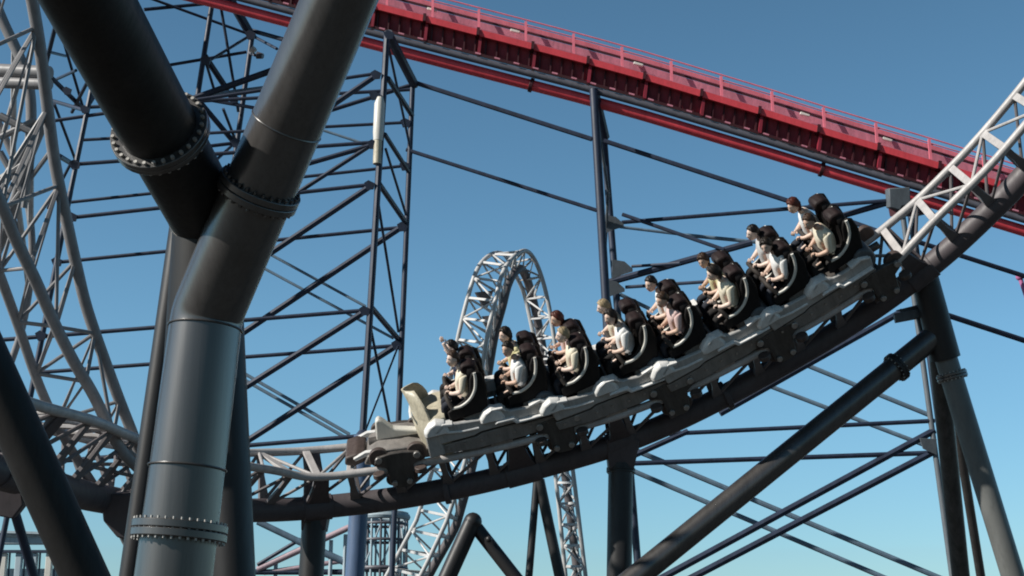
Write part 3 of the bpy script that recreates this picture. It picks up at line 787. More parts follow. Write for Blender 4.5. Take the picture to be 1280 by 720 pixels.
def rider_mesh(yaw, pitch, pose):
    vs = [V((-.02, 0, .95)), V((-.05, 0, 1.08)), V((-.07, 0, 1.23)), V((-.08, 0, 1.36)), V((-.065, 0, 1.45)), V((-.02, 0, 1.54))]
    rad = [(.13, .16), (.125, .155), (.138, .172), (.12, .155), .066, .06]
    ed = [(0, 1), (1, 2), (2, 3), (3, 4), (4, 5)]
    hands = []
    for q in (-1, 1):
        up = (pose == 'up') or (pose == 'one' and q > 0)
        i = len(vs)
        if up:
            vs += [V((-.07, q * .17, 1.39)), V((.04, q * .26, 1.58)), V((.10, q * .24, 1.80)), V((.115, q * .235, 1.87))]
        else:
            vs += [V((-.08, q * .17, 1.38)), V((.0, q * .235, 1.15)), V((.165, q * .15, 1.125)), V((.20, q * .115, 1.15))]
        rad += [.078, .050, .034, (.038, .026)]
        ed += [(3, i), (i, i + 1), (i + 1, i + 2), (i + 2, i + 3)]
        hands.append((vs[i + 2], vs[i + 3], q, up))
        i = len(vs)
        vs += [V((.02, q * .095, .935)), V((.34, q * .125, .955)), V((.345, q * .125, .60)), V((.44, q * .13, .50))]
        rad += [.10, .068, .046, (.042, .036)]
        ed += [(0, i), (i, i + 1), (i + 1, i + 2), (i + 2, i + 3)]
    bv, bf = skin_mesh(vs, ed, rad)
    slots = []
    for f in bf:
        c_ = sum((bv[i] for i in f), V((0, 0, 0))) / len(f)
        if c_.z < .57: k = 3
        elif c_.z < 1.03 and not abs(c_.y) > .155 or (c_.z < 1.0): k = 2
        elif c_.z > 1.455 and abs(c_.y) < .11: k = 0
        elif abs(c_.y) > .10 and (c_.x > .015 and c_.z < 1.24 or c_.z > 1.56): k = 0
        else: k = 1
        slots.append(k)
    def join(mb, k):
        off = len(bv)
        bv.extend(V(p) for p in mb.v); bf.extend(tuple(i + off for i in f) for f in mb.f); slots.extend([k] * len(mb.f))
    # fingers and thumbs
    for (wr, pm, q, up) in hands:
        d = (pm - wr).normalized(); side = V((0, 1, 0)) if not up else V((1, 0, 0))
        side = (side - d * side.dot(d)).normalized(); nrm = d.cross(side)
        if not up and nrm.z < 0: nrm = -nrm
        for n, (off, ln) in enumerate(((-.027, .030), (-.010, .036), (.008, .034), (.024, .026))):
            p0 = pm + side * off + d * 0.012
            curl = -nrm
            mm = MB()
            if up: pts = [p0, p0 + d * ln, p0 + d * ln * 1.9 + curl * 0.008, p0 + d * ln * 2.4 + curl * 0.02]
            else: pts = [p0, p0 + d * ln * .9, p0 + d * ln * 1.2 + curl * 0.028, p0 + d * ln * 0.9 + curl * 0.052]
            mm.tube(catmull(pts, 3), 0.0088, 8); join(mm, 0)
        mm = MB(); b0 = pm - d * 0.02 - side * (q * 0.028)
        mm.tube(catmull([b0, b0 - side * (q * .022) + d * .02, b0 - side * (q * .024) + d * .045 - nrm * 0.012], 3), 0.0105, 8); join(mm, 0)
    R_h = Matrix.Rotation(yaw, 3, 'Z') @ Matrix.Rotation(pitch, 3, 'Y')
    nt_, np_ = 28, 20
    mm = MB(); mm.loft([[HC + R_h @ head_point(2 * math.pi * k / nt_, math.pi * (0.02 + 0.96 * j / np_)) for k in range(nt_)] for j in range(np_ + 1)]); join(mm, 0)
    for q in (-1, 1):
        mm = MB(); mm.ball((0, 0, 0), 0.030, 10, 6, (0.6, 0.28, 1.0)); mm.v = [HC + R_h @ (p + V((-0.008, q * 0.078, -0.005))) for p in mm.v]; join(mm, 0)
        mm = MB(); mm.ball((0, 0, 0), 0.0125, 10, 6); mm.v = [HC + R_h @ (p + V((0.079, q * 0.031, 0.014))) for p in mm.v]; join(mm, 4)
        mm = MB(); mm.ball((0, 0, 0), 0.0065, 8, 5); mm.v = [HC + R_h @ (p + V((0.088, q * 0.032, 0.013))) for p in mm.v]; join(mm, 5)
        mm = MB(); mm.tube([V((0.092, q * 0.014, 0.036)), V((0.091, q * 0.034, 0.041)), V((0.080, q * 0.050, 0.036))], 0.005, 6); mm.v = [HC + R_h @ p for p in mm.v]; join(mm, 7)
    mm = MB(); mm.tube(catmull([V((0.080, -0.024, -0.054)), V((0.0955, -0.009, -0.051)), V((0.0965, 0, -0.053)), V((0.0955, 0.009, -0.051)), V((0.080, 0.024, -0.054))], 3), 0.0055, 6); mm.v = [HC + R_h @ p for p in mm.v]; join(mm, 6)
    me = bpy.data.meshes.new('person'); me.from_pydata([tuple(v) for v in bv], [], bf); me.update()
    import bmesh
    bm = bmesh.new(); bm.from_mesh(me); bmesh.ops.recalc_face_normals(bm, faces=bm.faces); bm.to_mesh(me); bm.free()
    me.shade_smooth()
    for mt_ in (SKIN[0], SHIRT['cream'], TROUSER[0], SHOE, EYEW, EYED, LIP, HAIR['dark']): me.materials.append(mt_)
    for p, k in zip(me.polygons, slots): p.material_index = k
    return me, R_h

def hair_mesh(R_h, long_, seed):
    rnd = random.Random(seed)
    mb = MB(); nt_, np_ = 32, 20
    ph_max = math.pi * (0.80 if long_ else 0.64)
    rings = []
    for layer in (1, 0):
        for j in range(np_ + 1):
            ring = []
            for k in range(nt_):
                th = 2 * math.pi * k / nt_
                f = 0.5 + 0.5 * math.cos(th)                       # 1 at the face
                lim = ph_max * (1 - f) + math.pi * 0.215 * f if f > 0.35 else ph_max * (1 - f * 0.25)
                lim *= 1 + 0.04 * math.sin(th * 7 + seed)
                ph = 0.02 + lim * (j if layer else np_ - j) / np_
                p = head_point(th, min(ph, 3.0))
                th_k = (0.026 if long_ else 0.020) * (1 + 0.35 * math.sin(th * 9 + ph * 7 + seed) * math.sin(ph * 11))
                if layer: p = p * (1 + th_k / 0.095) + V((-0.004, 0, 0.006))
                if layer and long_ and ph > 1.9: p += V((-0.01, 0, -(ph - 1.9) * 0.10))
                ring.append(HC + R_h @ p)
            rings.append(ring)
    mb.loft(rings, caps=False)
    return mb

VAR = []
for (yw, pt, pose) in ((0.60, -0.12, 'bar'), (0.25, -0.16, 'bar'), (0.85, -0.08, 'bar'), (0.45, -0.05, 'bar'), (0.3, -0.1, 'one'), (0.1, 0.02, 'bar')):
    VAR.append(rider_mesh(yw, pt, pose))
rown = ['first', 'second', 'third', 'fourth', 'fifth', 'sixth', 'seventh', 'eighth']
looks = {  # (row, side): shirt, hair, long hair, variant
    (0, 'near'): ('cream', 'brown', False, 0), (0, 'far'): ('dark navy', 'black', False, 4),
    (1, 'near'): ('white', 'dark', False, 2), (1, 'far'): ('pale yellow', 'dark', True, 0),
    (2, 'near'): ('cream', 'fair', False, 1), (2, 'far'): ('pale pink', 'auburn', True, 3),
    (3, 'near'): ('white', 'dark', True, 0), (3, 'far'): ('cream', 'fair', False, 5),
    (4, 'near'): ('pale pink', 'brown', False, 3), (4, 'far'): ('white', 'black', False, 0),
    (5, 'near'): ('cream', 'dark', True, 5), (5, 'far'): ('pale yellow', 'brown', True, 2),
    (6, 'near'): ('white', 'dark', True, 2), (6, 'far'): ('pale grey', 'black', False, 1),
    (7, 'near'): ('cream', 'brown', False, 0), (7, 'far'): ('white', 'auburn', True, 3)}
for r in range(8):
    for side, yy in (('near', 0.29), ('far', -0.29)):
        shirt, hair, lg, vi = looks[(r, side)]
        me, R_h = VAR[vi]
        o = bpy.data.objects.new('person', me); COL.objects.link(o)
        o['category'] = 'person'; o['group'] = 'riders on the train'
        rw = 'rearmost, highest row' if r == 7 else rown[r] + ' row from the front'
        o['label'] = '%s-haired rider in %s top%s, %s seat, %s' % (hair, shirt, ' with raised arm' if vi == 4 else '', side, rw)
        o.material_slots[0].link = 'OBJECT'; o.material_slots[0].material = SKIN[(r * 2 + (side == 'far')) % 3 if r else 1]
        o.material_slots[1].link = 'OBJECT'; o.material_slots[1].material = SHIRT[shirt]
        o.material_slots[2].link = 'OBJECT'; o.material_slots[2].material = TROUSER[(r + (side == 'far')) % 2]
        hm = hair_mesh(R_h, lg, r * 2 + (side == 'far'))
        h = hm.build('hair', HAIR[hair], o, ang=80)
        sc_ = random.uniform(1.05, 1.10)
        o.matrix_world = frame(S_ROW1 + PITCH * r) @ Matrix.Translation((-0.06 + random.uniform(-.015, .015), yy, 0.93 * (1 - sc_) - 0.02)) @ Matrix.Scale(sc_, 4) @ Matrix.Rotation(random.uniform(-.04, .04), 4, 'X')
        ROOTS.append(o)

# ------------------------------------------------------------------ red lift track
DR = 45.0
def rl(x, dy=0.0, d=DR):
    """point on the top flange line of the red track; dy px below it"""
    xs = [-40, 240, 480, 720, 800, 960, 1040, 1180, 1330, 1500]
    ys = [-118, -53, 10, 72, 94, 142, 167, 209, 255, 308]
    for i in range(len(xs) - 1):
        if xs[i] <= x <= xs[i + 1]:
            k = (x - xs[i]) / (xs[i + 1] - xs[i])
            y = ys[i] + k * (ys[i + 1] - ys[i]); break
    return at2(x, y + dy, d)
def rline(dy, d, x0=-40, x1=1500, n=40):
    return [rl(x0 + (x1 - x0) * i / n, dy, d) for i in range(n + 1)]
sm = lambda P: resample(catmull(P, 3), count=60)
t = thing('red_lift_track', 'red steel lift track with walkway crossing the sky from upper left', 'track', V((rl(700).x, rl(700).y, 0)))
slope_t = (rl(1180) - rl(480)).normalized()
NUP = (UP - slope_t * UP.dot(slope_t)).normalized()
def strip(P, h, wd, name, mat, bevel=0.0):
    m = MB(); rings = []
    for p in P:
        rings.append([p - NUP * h / 2 - FW * wd / 2, p - NUP * h / 2 + FW * wd / 2, p + NUP * h / 2 + FW * wd / 2, p + NUP * h / 2 - FW * wd / 2])
    m.loft(rings); return m.build(name, mat, t, bevel=bevel, ang=30)
strip(rline(15, DR + 0.25), pxm(26, DR), 0.06, 'side_wall', 'red')
strip(rline(1, DR), pxm(8, DR), 0.34, 'top_flange', 'redtube', 0.0)
strip(rline(28, DR + 0.12), pxm(3.5, DR), 0.22, 'bottom_flange', 'maroon')
strip(rline(15, DR + 1.9), pxm(26, DR), 0.06, 'side_wall', 'maroon')
strip(rline(2, DR + 1.1), pxm(3, DR), 1.6, 'deck', 'deck')
strip(rline(-9, DR + 0.75), pxm(9, DR), 0.08, 'kick_plate', 'deck')
strip(rline(-15.5, DR + 0.7), pxm(2.6, DR), 0.08, 'track_rail', 'maroon')
strip(rline(-20, DR + 0.8), pxm(6, DR), 0.10, 'track_beam', 'pink')
m = MB(); m.tube(sm(rline(-31, DR + 0.45)), pxm(1.0, DR), 8); m.build('handrail', 'pink', t)
m = MB(); m.tube(sm(rline(-25, DR + 1.95)), pxm(0.9, DR), 8); m.build('handrail', 'pink', t)
m = MB(); m.tube(sm(rline(35, DR + 0.1)), pxm(4.4, DR), 14); m.build('pipe', 'pipe', t)
m = MB(); m.tube(sm(rline(49, DR + 0.45)), pxm(7.2, DR), 18); m.build('spine_tube', 'redtube', t)
x = 372
while x < 1480:
    a, b = rl(x, 2, DR + 0.4), rl(x, -32, DR + 0.45)
    a, b = rl(x, 0, DR + 0.4), rl(x, 0, DR + 0.4) + V((0, 0, 1)) * pxm(33, DR)
    m = MB(); m.bar(a, b, 0.085, 0.06); m.build('post', 'pink', t)
    m = MB(); m.bar(rl(x + 1, -4, DR + 1.0), rl(x + 1, -24, DR + 1.0), 0.07, 0.07); m.build('post', 'maroon', t)
    x += 57 + (x - 480) * 0.016
x = 340
while x < 1480:
    p = rl(x, 0, DR)
    m = MB()
    q0, q1 = rl(x, 3, DR + 0.12), rl(x - 3, 29, DR + 0.12)
    m.bar(q0, q1, 0.10, 0.26, up=FW); m.build('rib', 'red', t)
    m = MB(); m.bar(rl(x - 3, -3.5, DR - 0.02), rl(x - 4, 6, DR - 0.02), 0.10, 0.40, up=FW); m.build('flange_clip', 'maroon', t)
    x += 66 + (x - 480) * 0.016
# small stiffeners of the wall, weld rings of the tube
x = 352
while x < 1480:
    m = MB(); m.bar(rl(x, 5, DR + 0.17), rl(x - 2, 27, DR + 0.17), 0.05, 0.12, up=FW); m.build('stiffener', 'maroon', t)
    x += 13.5
for x in (380, 664, 1027):
    a = rl(x, 49, DR + 0.45)
    m = MB(); m.disc(a, slope_t, pxm(9.5, DR), 0.12, 20); m.build('joint_ring', 'maroon', t, bevel=0.01)
for x in range(330, 1480, 24):
    m = MB(); m.bar(rl(x, 26.5, DR - 0.08), rl(x + 7, 26.5, DR - 0.08), 0.04, 0.05); m.build('clip', 'deck', t)
for x in (534, 638, 792, 1000, 1103):
    m = MB(); m.bar(rl(x, -13, DR + 0.5), rl(x + 12, -13, DR + 0.5), 0.12, 0.09); m.build('walkway_light', 'white', t, bevel=0.02)

# ------------------------------------------------------------------ trestle towers
def member(t, kind, a, b, wpx, mat='navy', seg=8):
    A_, B_ = at2(*a), at2(*b)
    m = MB(); m.tube([A_, B_], pxm(wpx, (a[2] + b[2]) / 2) / 2, seg)
    return m.build(kind, mat, t)
def legline(t, top, low, wpx, mat='navy'):
    A_, B_ = at2(*top), at2(*low)
    g_ = ground(A_, B_)
    m = MB(); m.tube([A_, g_], pxm(wpx, top[2]) / 2, 12)
    return m.build('leg', mat, t)
def members(t, kind, lst, d0, d1, mat='navy'):
    for (x0, y0, x1, y1, w_) in lst:
        member(t, kind, (x0, y0, d0), (x1, y1, d1), w_, mat)
def node(t, x, y, d, w_, mat='navy'):
    m = MB(); s = pxm(w_, d)
    m.prism([(-s, s * .5), (-s * .2, s), (s, s * .4), (s * .7, -s * .7), (-s * .5, -s * .8)], at2(x, y, d), RT, UP, FW, -0.03, 0.03)
    m.build('gusset_plate', mat, t)

# wide left trestle: front plane D1, rear plane D2
D1, D2 = 43.0, 46.0
t = thing('trestle_tower', 'wide navy lattice trestle tower under the upper left of the red track', 'trestle', V((at2(470, 400, D1).x, at2(470, 400, D1).y, 0)), 'navy trestles of the red track')
member(t, 'leg', (484, 40, D1), (453, 548, D1), 8.5)
legline(t, (516, 100, D2), (500, 480, D2), 7)
member(t, 'head_beam', (485, 42, D1), (518, 106, D2), 13)
g_ = ground(at2(454, 540, D1), at2(443, 724, D1))
m = MB(); m.tube([at2(454, 545, D1), g_], pxm(11.5, D1), 20); m.build('leg_base', 'blue', t)
m = MB(); m.tube([at2(453.5, 538, D1), at2(454, 546, D1)], [pxm(5, D1), pxm(12, D1)], 16); m.build('foot_cap', 'navy', t)
# left pair of legs
member(t, 'leg', (121, 80, D1), (88, 240, D1), 7); legline(t, (88, 240, D1), (46, 455, D1), 7)
legline(t, (92, 30, D2), (57, 83, D2), 6) if False else None
members(t, 'horizontal_brace', [(90, 272, 462, 231, 5.5), (0, 425, 457, 388, 5.5), (98, 205, 466, 178, 5.5), (60, 152, 470, 92, 5), (-30, 585, 452, 545, 5.5)], D1, D1)
members(t, 'horizontal_brace', [(71, 328, 505, 284, 5), (43, 466, 497, 432, 5), (86, 253, 508, 207, 4.5), (102, 175, 508, 153, 4.5), (111, 134, 512, 112, 5)], D2, D2)
members(t, 'diagonal_brace', [(285, 352, 464, 232, 8), (250, 520, 455, 390, 8), (290, 232, 470, 180, 7), (330, 190, 472, 93, 8), (330, 268, 463, 182, 6)], D1, D1)
members(t, 'diagonal_brace', [(250, 452, 503, 283, 8), (250, 589, 497, 431, 8), (400, 142, 512, 107, 6)], D2, D2)
members(t, 'diagonal_brace', [(474, 230, 507, 278, 7), (464, 384, 498, 424, 7), (485, 98, 515, 144, 7), (481, 168, 511, 215, 6), (486, 60, 513, 186, 3.6), (482, 186, 508, 270, 3.6), (473, 255, 498, 415, 3.6), (463, 408, 490, 545, 3.6), (498, 432, 455, 543, 2.6)], D1, D2)
members(t, 'diagonal_brace', [(325, 311, 457, 383, 3.6), (320, 330, 492, 423, 3.6), (290, 458, 437, 543, 4.2), (290, 466, 432, 547, 4.2), (395, 160, 466, 183, 3.6)], D2 + 1, D2 + 1, 'navy_light')
for (x, y, d) in ((462, 232, D1), (456, 389, D1), (466, 181, D1), (470, 94, D1), (503, 284, D2), (496, 432, D2), (507, 154, D2), (486, 44, D1), (90, 272, D1), (51, 420, D1), (94, 206, D1), (506, 208, D2), (71, 328, D2), (468, 120, D1)): node(t, x, y, d - 0.1, 7)
# left bits of lattice
members(t, 'diagonal_brace', [(68, 130, 95, 202, 4), (77, 43, 104, 135, 4), (112, 97, 90, 140, 5), (60, 93, 108, 140, 6), (106, 138, 62, 125, 5), (74, 195, 92, 206, 7), (108, 135, 130, 100, 6), (62, 65, 82, 70, 4), (95, 88, 62, 103, 4), (70, 30, 55, 90, 6), (88, 205, 60, 260, 4)], D1, D2)
for (x, y) in ((92, 206), (106, 137), (84, 114)): node(t, x, y, D1 - 0.1, 6)
# right-going tie rods to the middle trestle
members(t, 'tie_rod', [(518, 103, 740, 174, 6.4)], D2, 45); members(t, 'tie_rod', [(508, 187, 746, 263, 5.2)], D2, 45)
# white wrapped box on the front leg
m = MB(); m.tube([at2(475.5, 122, D1 - 0.05), at2(474.7, 130, D1 - 0.05), at2(473, 166, D1 - 0.05), at2(472.5, 176, D1 - 0.05)], [pxm(4.5, D1), pxm(7, D1), pxm(7, D1), pxm(6, D1)], 14)
m.build('white_sleeve', 'white', t)
m = MB(); m.tube([at2(472.5, 176, D1 - 0.05), at2(471.5, 205, D1 - 0.05)], pxm(5.6, D1), 12); m.build('cable_sleeve', 'cream', t)

# farther trestle behind the left arm
D3 = 49.0
t = thing('trestle_tower', 'narrow navy lattice trestle showing between the two pillar arms', 'trestle', V((at2(290, 300, D3).x, at2(290, 300, D3).y, 0)), 'navy trestles of the red track')
legline(t, (272, -40, D3), (247, 120, D3), 7); legline(t, (315, 46, D3 + 2), (294, 195, D3 + 2), 7)
member(t, 'head_beam', (272, -28, D3), (316, 48, D3 + 2), 12)
members(t, 'horizontal_brace', [(180, 12, 264, 4, 5), (180, -5, 312, 43, 4), (190, 85, 308, 65, 4.5), (200, 190, 300, 178, 5)], D3, D3 + 1)
members(t, 'diagonal_brace', [(258, 78, 310, 46, 4), (273, -10, 298, 140, 4), (256, 70, 284, 112, 8), (258, 80, 270, 120, 4), (247, 124, 296, 182, 7), (279, 136, 297, 182, 4), (265, 205, 292, 180, 4)], D3, D3 + 1.5)
members(t, 'diagonal_brace', [(240, 124, 346, 86, 9)], D3, D3); members(t, 'diagonal_brace', [(258, 119, 336, 109, 5.5)], D3 + 1, D3, 'navy_light')
members(t, 'tie_rod', [(314, 38, 420, 68, 6), (318, 46, 346, 61, 4)], D3 + 2, D3)
members(t, 'tie_rod', [(262, 125, 330, 137, 5)], D3, D3)
for (x, y) in ((257, 76), (313, 44), (295, 179), (292, 124)): node(t, x, y, D3 - 0.1, 7)
# flood light on that tower
lt = thing('flood_light', 'small pale flood light clamped high on the narrow lattice trestle', 'light', at2(318, 65, D3 + 1.7))
m = MB(); m.tube([at2(312, 66, D3 + 1.9), at2(319, 69, D3 + 1.5)], 0.06, 10); m.build('bracket', 'pipe', lt)
m = MB(); c0 = at2(319, 65, D3 + 1.5); m.tube([c0, c0 + V((-0.05, -0.02, 0.06)), c0 + V((-0.15, -0.05, 0.12))], [0.10, 0.12, 0.13], 14); m.build('lamp_head', 'white', lt)
m = MB(); c0 = at2(325, 69, D3 + 1.5); m.tube([c0 + V((-0.1, 0, 0)), c0 + V((0.12, -0.05, -0.06))], [0.14, 0.10], 14); m.build('lamp_back', 'pipe', lt)

# middle trestle
D4 = 45.0
t = thing('trestle_tower', 'slim twin legged navy trestle in the middle of the sky above the train', 'trestle', V((at2(755, 300, D4).x, at2(755, 300, D4).y, 0)), 'navy trestles of the red track')
legline(t, (742, 112, D4), (757, 372, D4), 11); legline(t, (753, 150, D4 + 2), (768.5, 345, D4 + 2), 9)
member(t, 'head_beam', (743, 116, D4), (756, 172, D4 + 1.6), 13)
members(t, 'diagonal_brace', [(748, 160, 762, 250, 4), (760, 240, 755, 345, 4), (756, 345, 770, 420, 4)], D4, D4 + 2, 'gusset')
members(t, 'tie_rod', [(755, 176, 1000, 256, 6.5), (777, 278, 1132, 249, 5.4), (778, 268, 905, 312, 5), (757, 354, 940, 303, 9), (1000, 285, 1128, 248, 8), (790, 333, 850, 329, 4), (782, 359, 885, 352, 4.5), (1010, 258, 1120, 297, 6)], D4 + 1, D4)
members(t, 'tie_rod', [(770, 283, 860, 294, 4), (858, 294, 960, 304, 5), (775, 368, 812, 386, 5)], D4 + 2, D4 + 2, 'navy_light')
for (x, y) in ((767, 281), (778, 337), (768, 362)):
    m = MB(); s = pxm(13, D4); m.prism([(-s, s), (s * .2, s * .8), (s, s * .1), (s, -s * .2), (0, -s * .5), (-s, -s * .9)], at2(x, y, D4 + 0.8), RT, UP, FW, -0.04, 0.04); m.build('gusset_plate', 'gusset', t)
# right trestle
D5 = 45.0
t = thing('trestle_tower', 'navy and grey trestle half hidden behind the white rails at the right', 'trestle', V((at2(1150, 400, D5).x, at2(1150, 400, D5).y, 0)), 'navy trestles of the red track')
legline(t, (1124, 236, D5), (1156, 470, D5), 7, 'gusset'); legline(t, (1135, 240, D5 + 2), (1166, 470, D5 + 2), 9)
m = MB(); s = pxm(14, D5); m.prism([(-s, s * .9), (s * .9, s), (s, -s * .6), (s * .2, -s * .7), (0, -s * 1.1), (-s * .9, -s * .8)], at2(1124, 248, D5 - 0.3), RT, UP, FW, -0.1, 0.4); m.build('head_block', 'gusset', t, bevel=0.03)
m = MB(); m.bar(at2(1116, 262, D5 - 0.1), at2(1150, 262, D5 + 1), 0.3, 0.4); m.build('head_beam', 'maroon', t)
members(t, 'diagonal_brace', [(1128, 300, 1150, 345, 3), (1138, 300, 1126, 345, 3)], D5, D5 + 1, 'gusset')
members(t, 'tie_rod', [(1140, 300, 1330, 361, 6.5), (1172, 390, 1330, 442, 7.5)], D5, D5 + 1)
members(t, 'horizontal_brace', [(760, 546, 1168, 526, 5.5), (770, 580, 1168, 566, 6)], D5, D5, 'navy')
members(t, 'diagonal_brace', [(760, 759, 1168, 538, 8.5), (800, 756, 1168, 564, 8.5), (900, 517, 1128, 389, 8), (780, 575, 860, 539, 7)], D5, D5)
members(t, 'diagonal_brace', [(790, 561, 1200, 733, 6.5), (785, 586, 1150, 741, 6), (990, 449, 1162, 519, 6), (950, 478, 1168, 561, 5.5)], D5 + 2, D5 + 2, 'navy_light')
m = MB(); s = pxm(10, D5); m.prism([(-s, s), (s, s * .9), (s, -s), (-s * .6, -s * .3)], at2(1160, 558, D5 - .2), RT, UP, FW, -0.04, 0.04); m.build('gusset_plate', 'gusset', t)
# magenta post at the right edge
pb = at2(1296, 410, 46); pt = at2(1274.5, 346, 46)
t = thing('magenta_post', 'thin magenta post just inside the right edge below the red track', 'post', V((pb.x, pb.y, 0)))
m = MB(); m.tube([V((pb.x + 0.2, pb.y, 0)), pb, pt], 0.07, 10); m.build('pole', 'magenta', t)
m = MB(); m.ball(pt, 0.13, 12, 8); m.build('finial', 'magenta', t)

# ------------------------------------------------------------------ far loop
NL_ = 150
A = pxcurve2([(470, 745, 49.0), (487, 713, 48.6), (515, 661, 48.2), (524, 640, 48.1), (546, 566, 47.5), (562, 480, 47.0), (573, 420, 46.6), (585, 371, 46.5), (596, 338, 46.6), (608, 322, 47.0), (622, 316, 47.6), (635, 322, 48.3), (644, 342, 48.8), (655, 367, 49.2), (664, 405, 49.4), (673, 450, 49.6), (684, 520, 50), (695, 600, 50.4), (707, 720, 51), (712, 780, 51.4)], NL_)
B = pxcurve2([(505, 755, 48.0), (527, 717, 47.6), (552, 665, 47.2), (562, 640, 47.1), (584, 566, 46.5), (599, 480, 46.0), (610, 415, 45.6), (620, 373, 45.6), (627, 345, 45.8), (638, 325, 46.2), (654, 313.5, 46.9), (666, 321, 47.6), (677, 346, 48.0), (686, 382, 48.3), (693, 425, 48.6), (701, 480, 49), (709, 540, 49.4), (717, 595, 49.8), (732, 720, 50.4), (739, 780, 50.8)], NL_)
C = pxcurve2([(520, 750, 49.6), (540, 712, 49.2), (566, 665, 48.8), (575, 640, 48.6), (594, 566, 48.0), (608, 480, 47.6), (618, 420, 47.2), (628, 382, 47.0), (634, 358, 47.0), (641, 343, 47.3), (650, 336, 47.9), (657, 345, 48.6), (664, 366, 49.2), (671, 396, 49.6), (679, 440, 50), (688, 500, 50.4), (697, 550, 50.8), (707, 597, 51.2), (722, 720, 51.8), (728, 780, 52)], NL_)
lp = build_track('pale lattice track loop arching in the distance behind the train', 'loop_track', A, B, C, 0.075, 0.15, ('loop', 'loopspine', 'loop'), 4, plate=0.09, base=V((C[0].x, C[0].y, 0)), rz=0.035)
for (x0, y0) in ((605, 375), (614, 405)):
    m = MB(); s = pxm(12, 46.5); m.prism([(-s, s * .8), (s, s), (s * .3, -s), (-s * .2, -s * .7)], at2(x0, y0, 46.8), RT, UP, FW, -0.06, 0.06); m.build('gusset_plate', 'loopspine', lp)
GB = 'distant support legs'
t = thing('loop_support', 'dark twin legged far support standing beside the right limb of the loop', 'support', V((at2(680, 700, 50).x, at2(680, 700, 50).y, 0)))
for (a, b, w_) in (((671, 600, 50), (661, 722, 50), 9), ((674, 600, 50), (700, 722, 50), 13)):
    legline(t, a, b, w_, 'pillar2')
t = thing('strut_frame', 'dark inverted V of two thick tubes at the bottom below the train', 'frame', V((at2(595, 700, 38).x, at2(595, 700, 38).y, 0)))
legline(t, (591, 651, 38), (558, 724, 38), 21, 'pillar2'); legline(t, (592, 655, 38.1), (646, 724, 38.1), 16, 'pillar2')
m = MB(); m.ball(at2(591, 652, 38), pxm(11, 38), 16, 8); m.build('knuckle', 'pillar2', t)
m = MB(); m.ball(at2(611, 674, 37.8), pxm(4, 38), 10, 6); m.build('lug', 'pillar2', t)

# ------------------------------------------------------------------ distant pieces along the bottom
D6 = 62.0
# mauve low track with diagonal braces
t = thing('low_track', 'low mauve tubular track with dark rail in the distance at the bottom', 'track', V((at(380, 700, D6).x, at(380, 700, D6).y, 0)))
for (a, b, w_, mt_) in (((322, 712), (452, 652), 8, 'mauve'), ((322, 706), (372, 676), 5, 'navy'), ((330, 716), (436, 700), 6, 'mauve'), ((322, 652), (372, 676), 8, 'navy_light'), ((372, 676), (452, 712), 9, 'navy_light'), ((318, 715), (452, 715), 7, 'navy')):
    m = MB(); m.tube([at(*a, D6), at(*b, D6)], pxm(w_, D6) / 2, 10); m.build('tube', mt_, t)
for x in (345, 385, 414, 432):
    p = at(x, 712 - (x - 322) * 0.4, D6 + 0.2)
    m = MB(); m.tube([p, V((p.x, p.y, 0))], 0.09, 8); m.build('post', 'haze', t)
# round pavilion with pale posts
c = at(478, 700, D6 + 4); 
t = thing('round_pavilion', 'pale blue round pavilion with thin posts under the track at lower left', 'pavilion', V((c.x, c.y, 0)))
R2 = pxm(30, D6 + 4); zt = at(478, 645, D6 + 4).z
for k in range(16):
    an = 2 * math.pi * k / 16
    p = V((c.x + R2 * math.cos(an), c.y + R2 * math.sin(an), 0))
    m = MB(); m.tube([p, V((p.x, p.y, zt))], 0.06, 8); m.build('post', 'haze' if k % 2 else 'pipe', t)
for zz, r_, mt_ in ((zt, 0.16, 'haze'), (zt - 0.35, 0.07, 'pipe'), (zt - 1.1, 0.07, 'pipe'), (zt - 2.4, 0.10, 'pipe')):
    m = MB(); m.tube([V((c.x + R2 * math.cos(a), c.y + R2 * math.sin(a), zz)) for a in [2 * math.pi * k / 40 for k in range(40)]], r_, 8, closed=True); m.build('ring_beam', mt_, t)
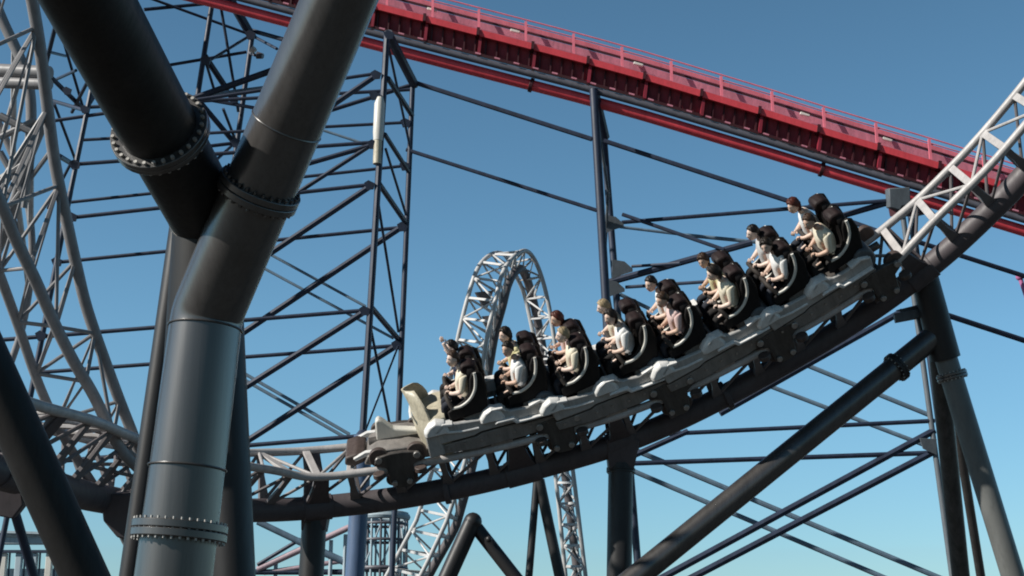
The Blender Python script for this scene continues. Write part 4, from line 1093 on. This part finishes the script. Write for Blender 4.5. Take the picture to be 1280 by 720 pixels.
rings = [[V((c.x + r_ * math.cos(a), c.y + r_ * math.sin(a), zz)) for a in [2 * math.pi * k / 40 for k in range(40)]] for (r_, zz) in ((R2 * 1.05, zt + 0.05), (R2 * 1.05, zt + 0.2), (R2 * 0.9, zt + 0.25), (R2 * 0.9, zt + 0.05))]
m = MB(); m.loft(rings, caps=False); m.build('rim', 'haze', t)
for k in range(8):
    a0, a1 = 2 * math.pi * k / 8, 2 * math.pi * (k + 1) / 8
    m = MB(); m.tube([V((c.x + R2 * math.cos(a0), c.y + R2 * math.sin(a0), zt - 2.4)), V((c.x + R2 * math.cos(a1), c.y + R2 * math.sin(a1), zt - 0.4))], 0.04, 8); m.build('brace', 'haze', t)
# lower left canopy building
p0 = at(10, 700, D6)
t = thing('canopy_building', 'pale blue canopy building with white pillars at the lower left corner', 'building', V((p0.x, p0.y, 0)))
zt = at(10, 676, D6).z
m = MB(); m.bar(V((at(-120, 676, D6).x, p0.y, zt)), V((at(110, 676, D6).x, p0.y, zt)), 0.5, 0.28); m.build('beam', 'haze', t, bevel=0.03)
m = MB(); m.bar(V((at(-120, 676, D6).x, p0.y, zt - 0.45)), V((at(110, 676, D6).x, p0.y, zt - 0.45)), 0.3, 0.12); m.build('beam', 'navy', t)
m = MB(); m.bar(V((at(-120, 668, D6).x, p0.y + 1.5, zt + 0.5)), V((at(70, 668, D6).x, p0.y + 1.5, zt + 0.3)), 4.0, 0.1); m.build('roof', 'haze', t)
for x in range(-110, 110, 19):
    xx = at(x, 676, D6).x
    m = MB(); m.bar(V((xx, p0.y + 0.1, 0)), V((xx, p0.y + 0.1, zt - 0.52)), 0.26, 0.3); m.build('pillar', 'haze' if (x // 19) % 3 else 'white', t, bevel=0.02)
    m = MB(); m.bar(V((xx + 0.36, p0.y + 0.2, 0)), V((xx + 0.2, p0.y + 0.2, zt - 0.5)), 0.07, 0.07); m.build('rod', 'navy', t)
m = MB(); m.bar(V((at(-120, 676, D6).x, p0.y + 3, zt / 2 - 0.4)), V((at(70, 676, D6).x, p0.y + 3, zt / 2 - 0.4)), 0.1, zt - 1.2, up=(0, 0, 1)); m.build('wall', 'hazeglass', t)
# footing pads
for o in bpy.data.objects:
    if '_abs' in o: del o['_abs']
    if o.get('category'): o['kind'] = 'thing'
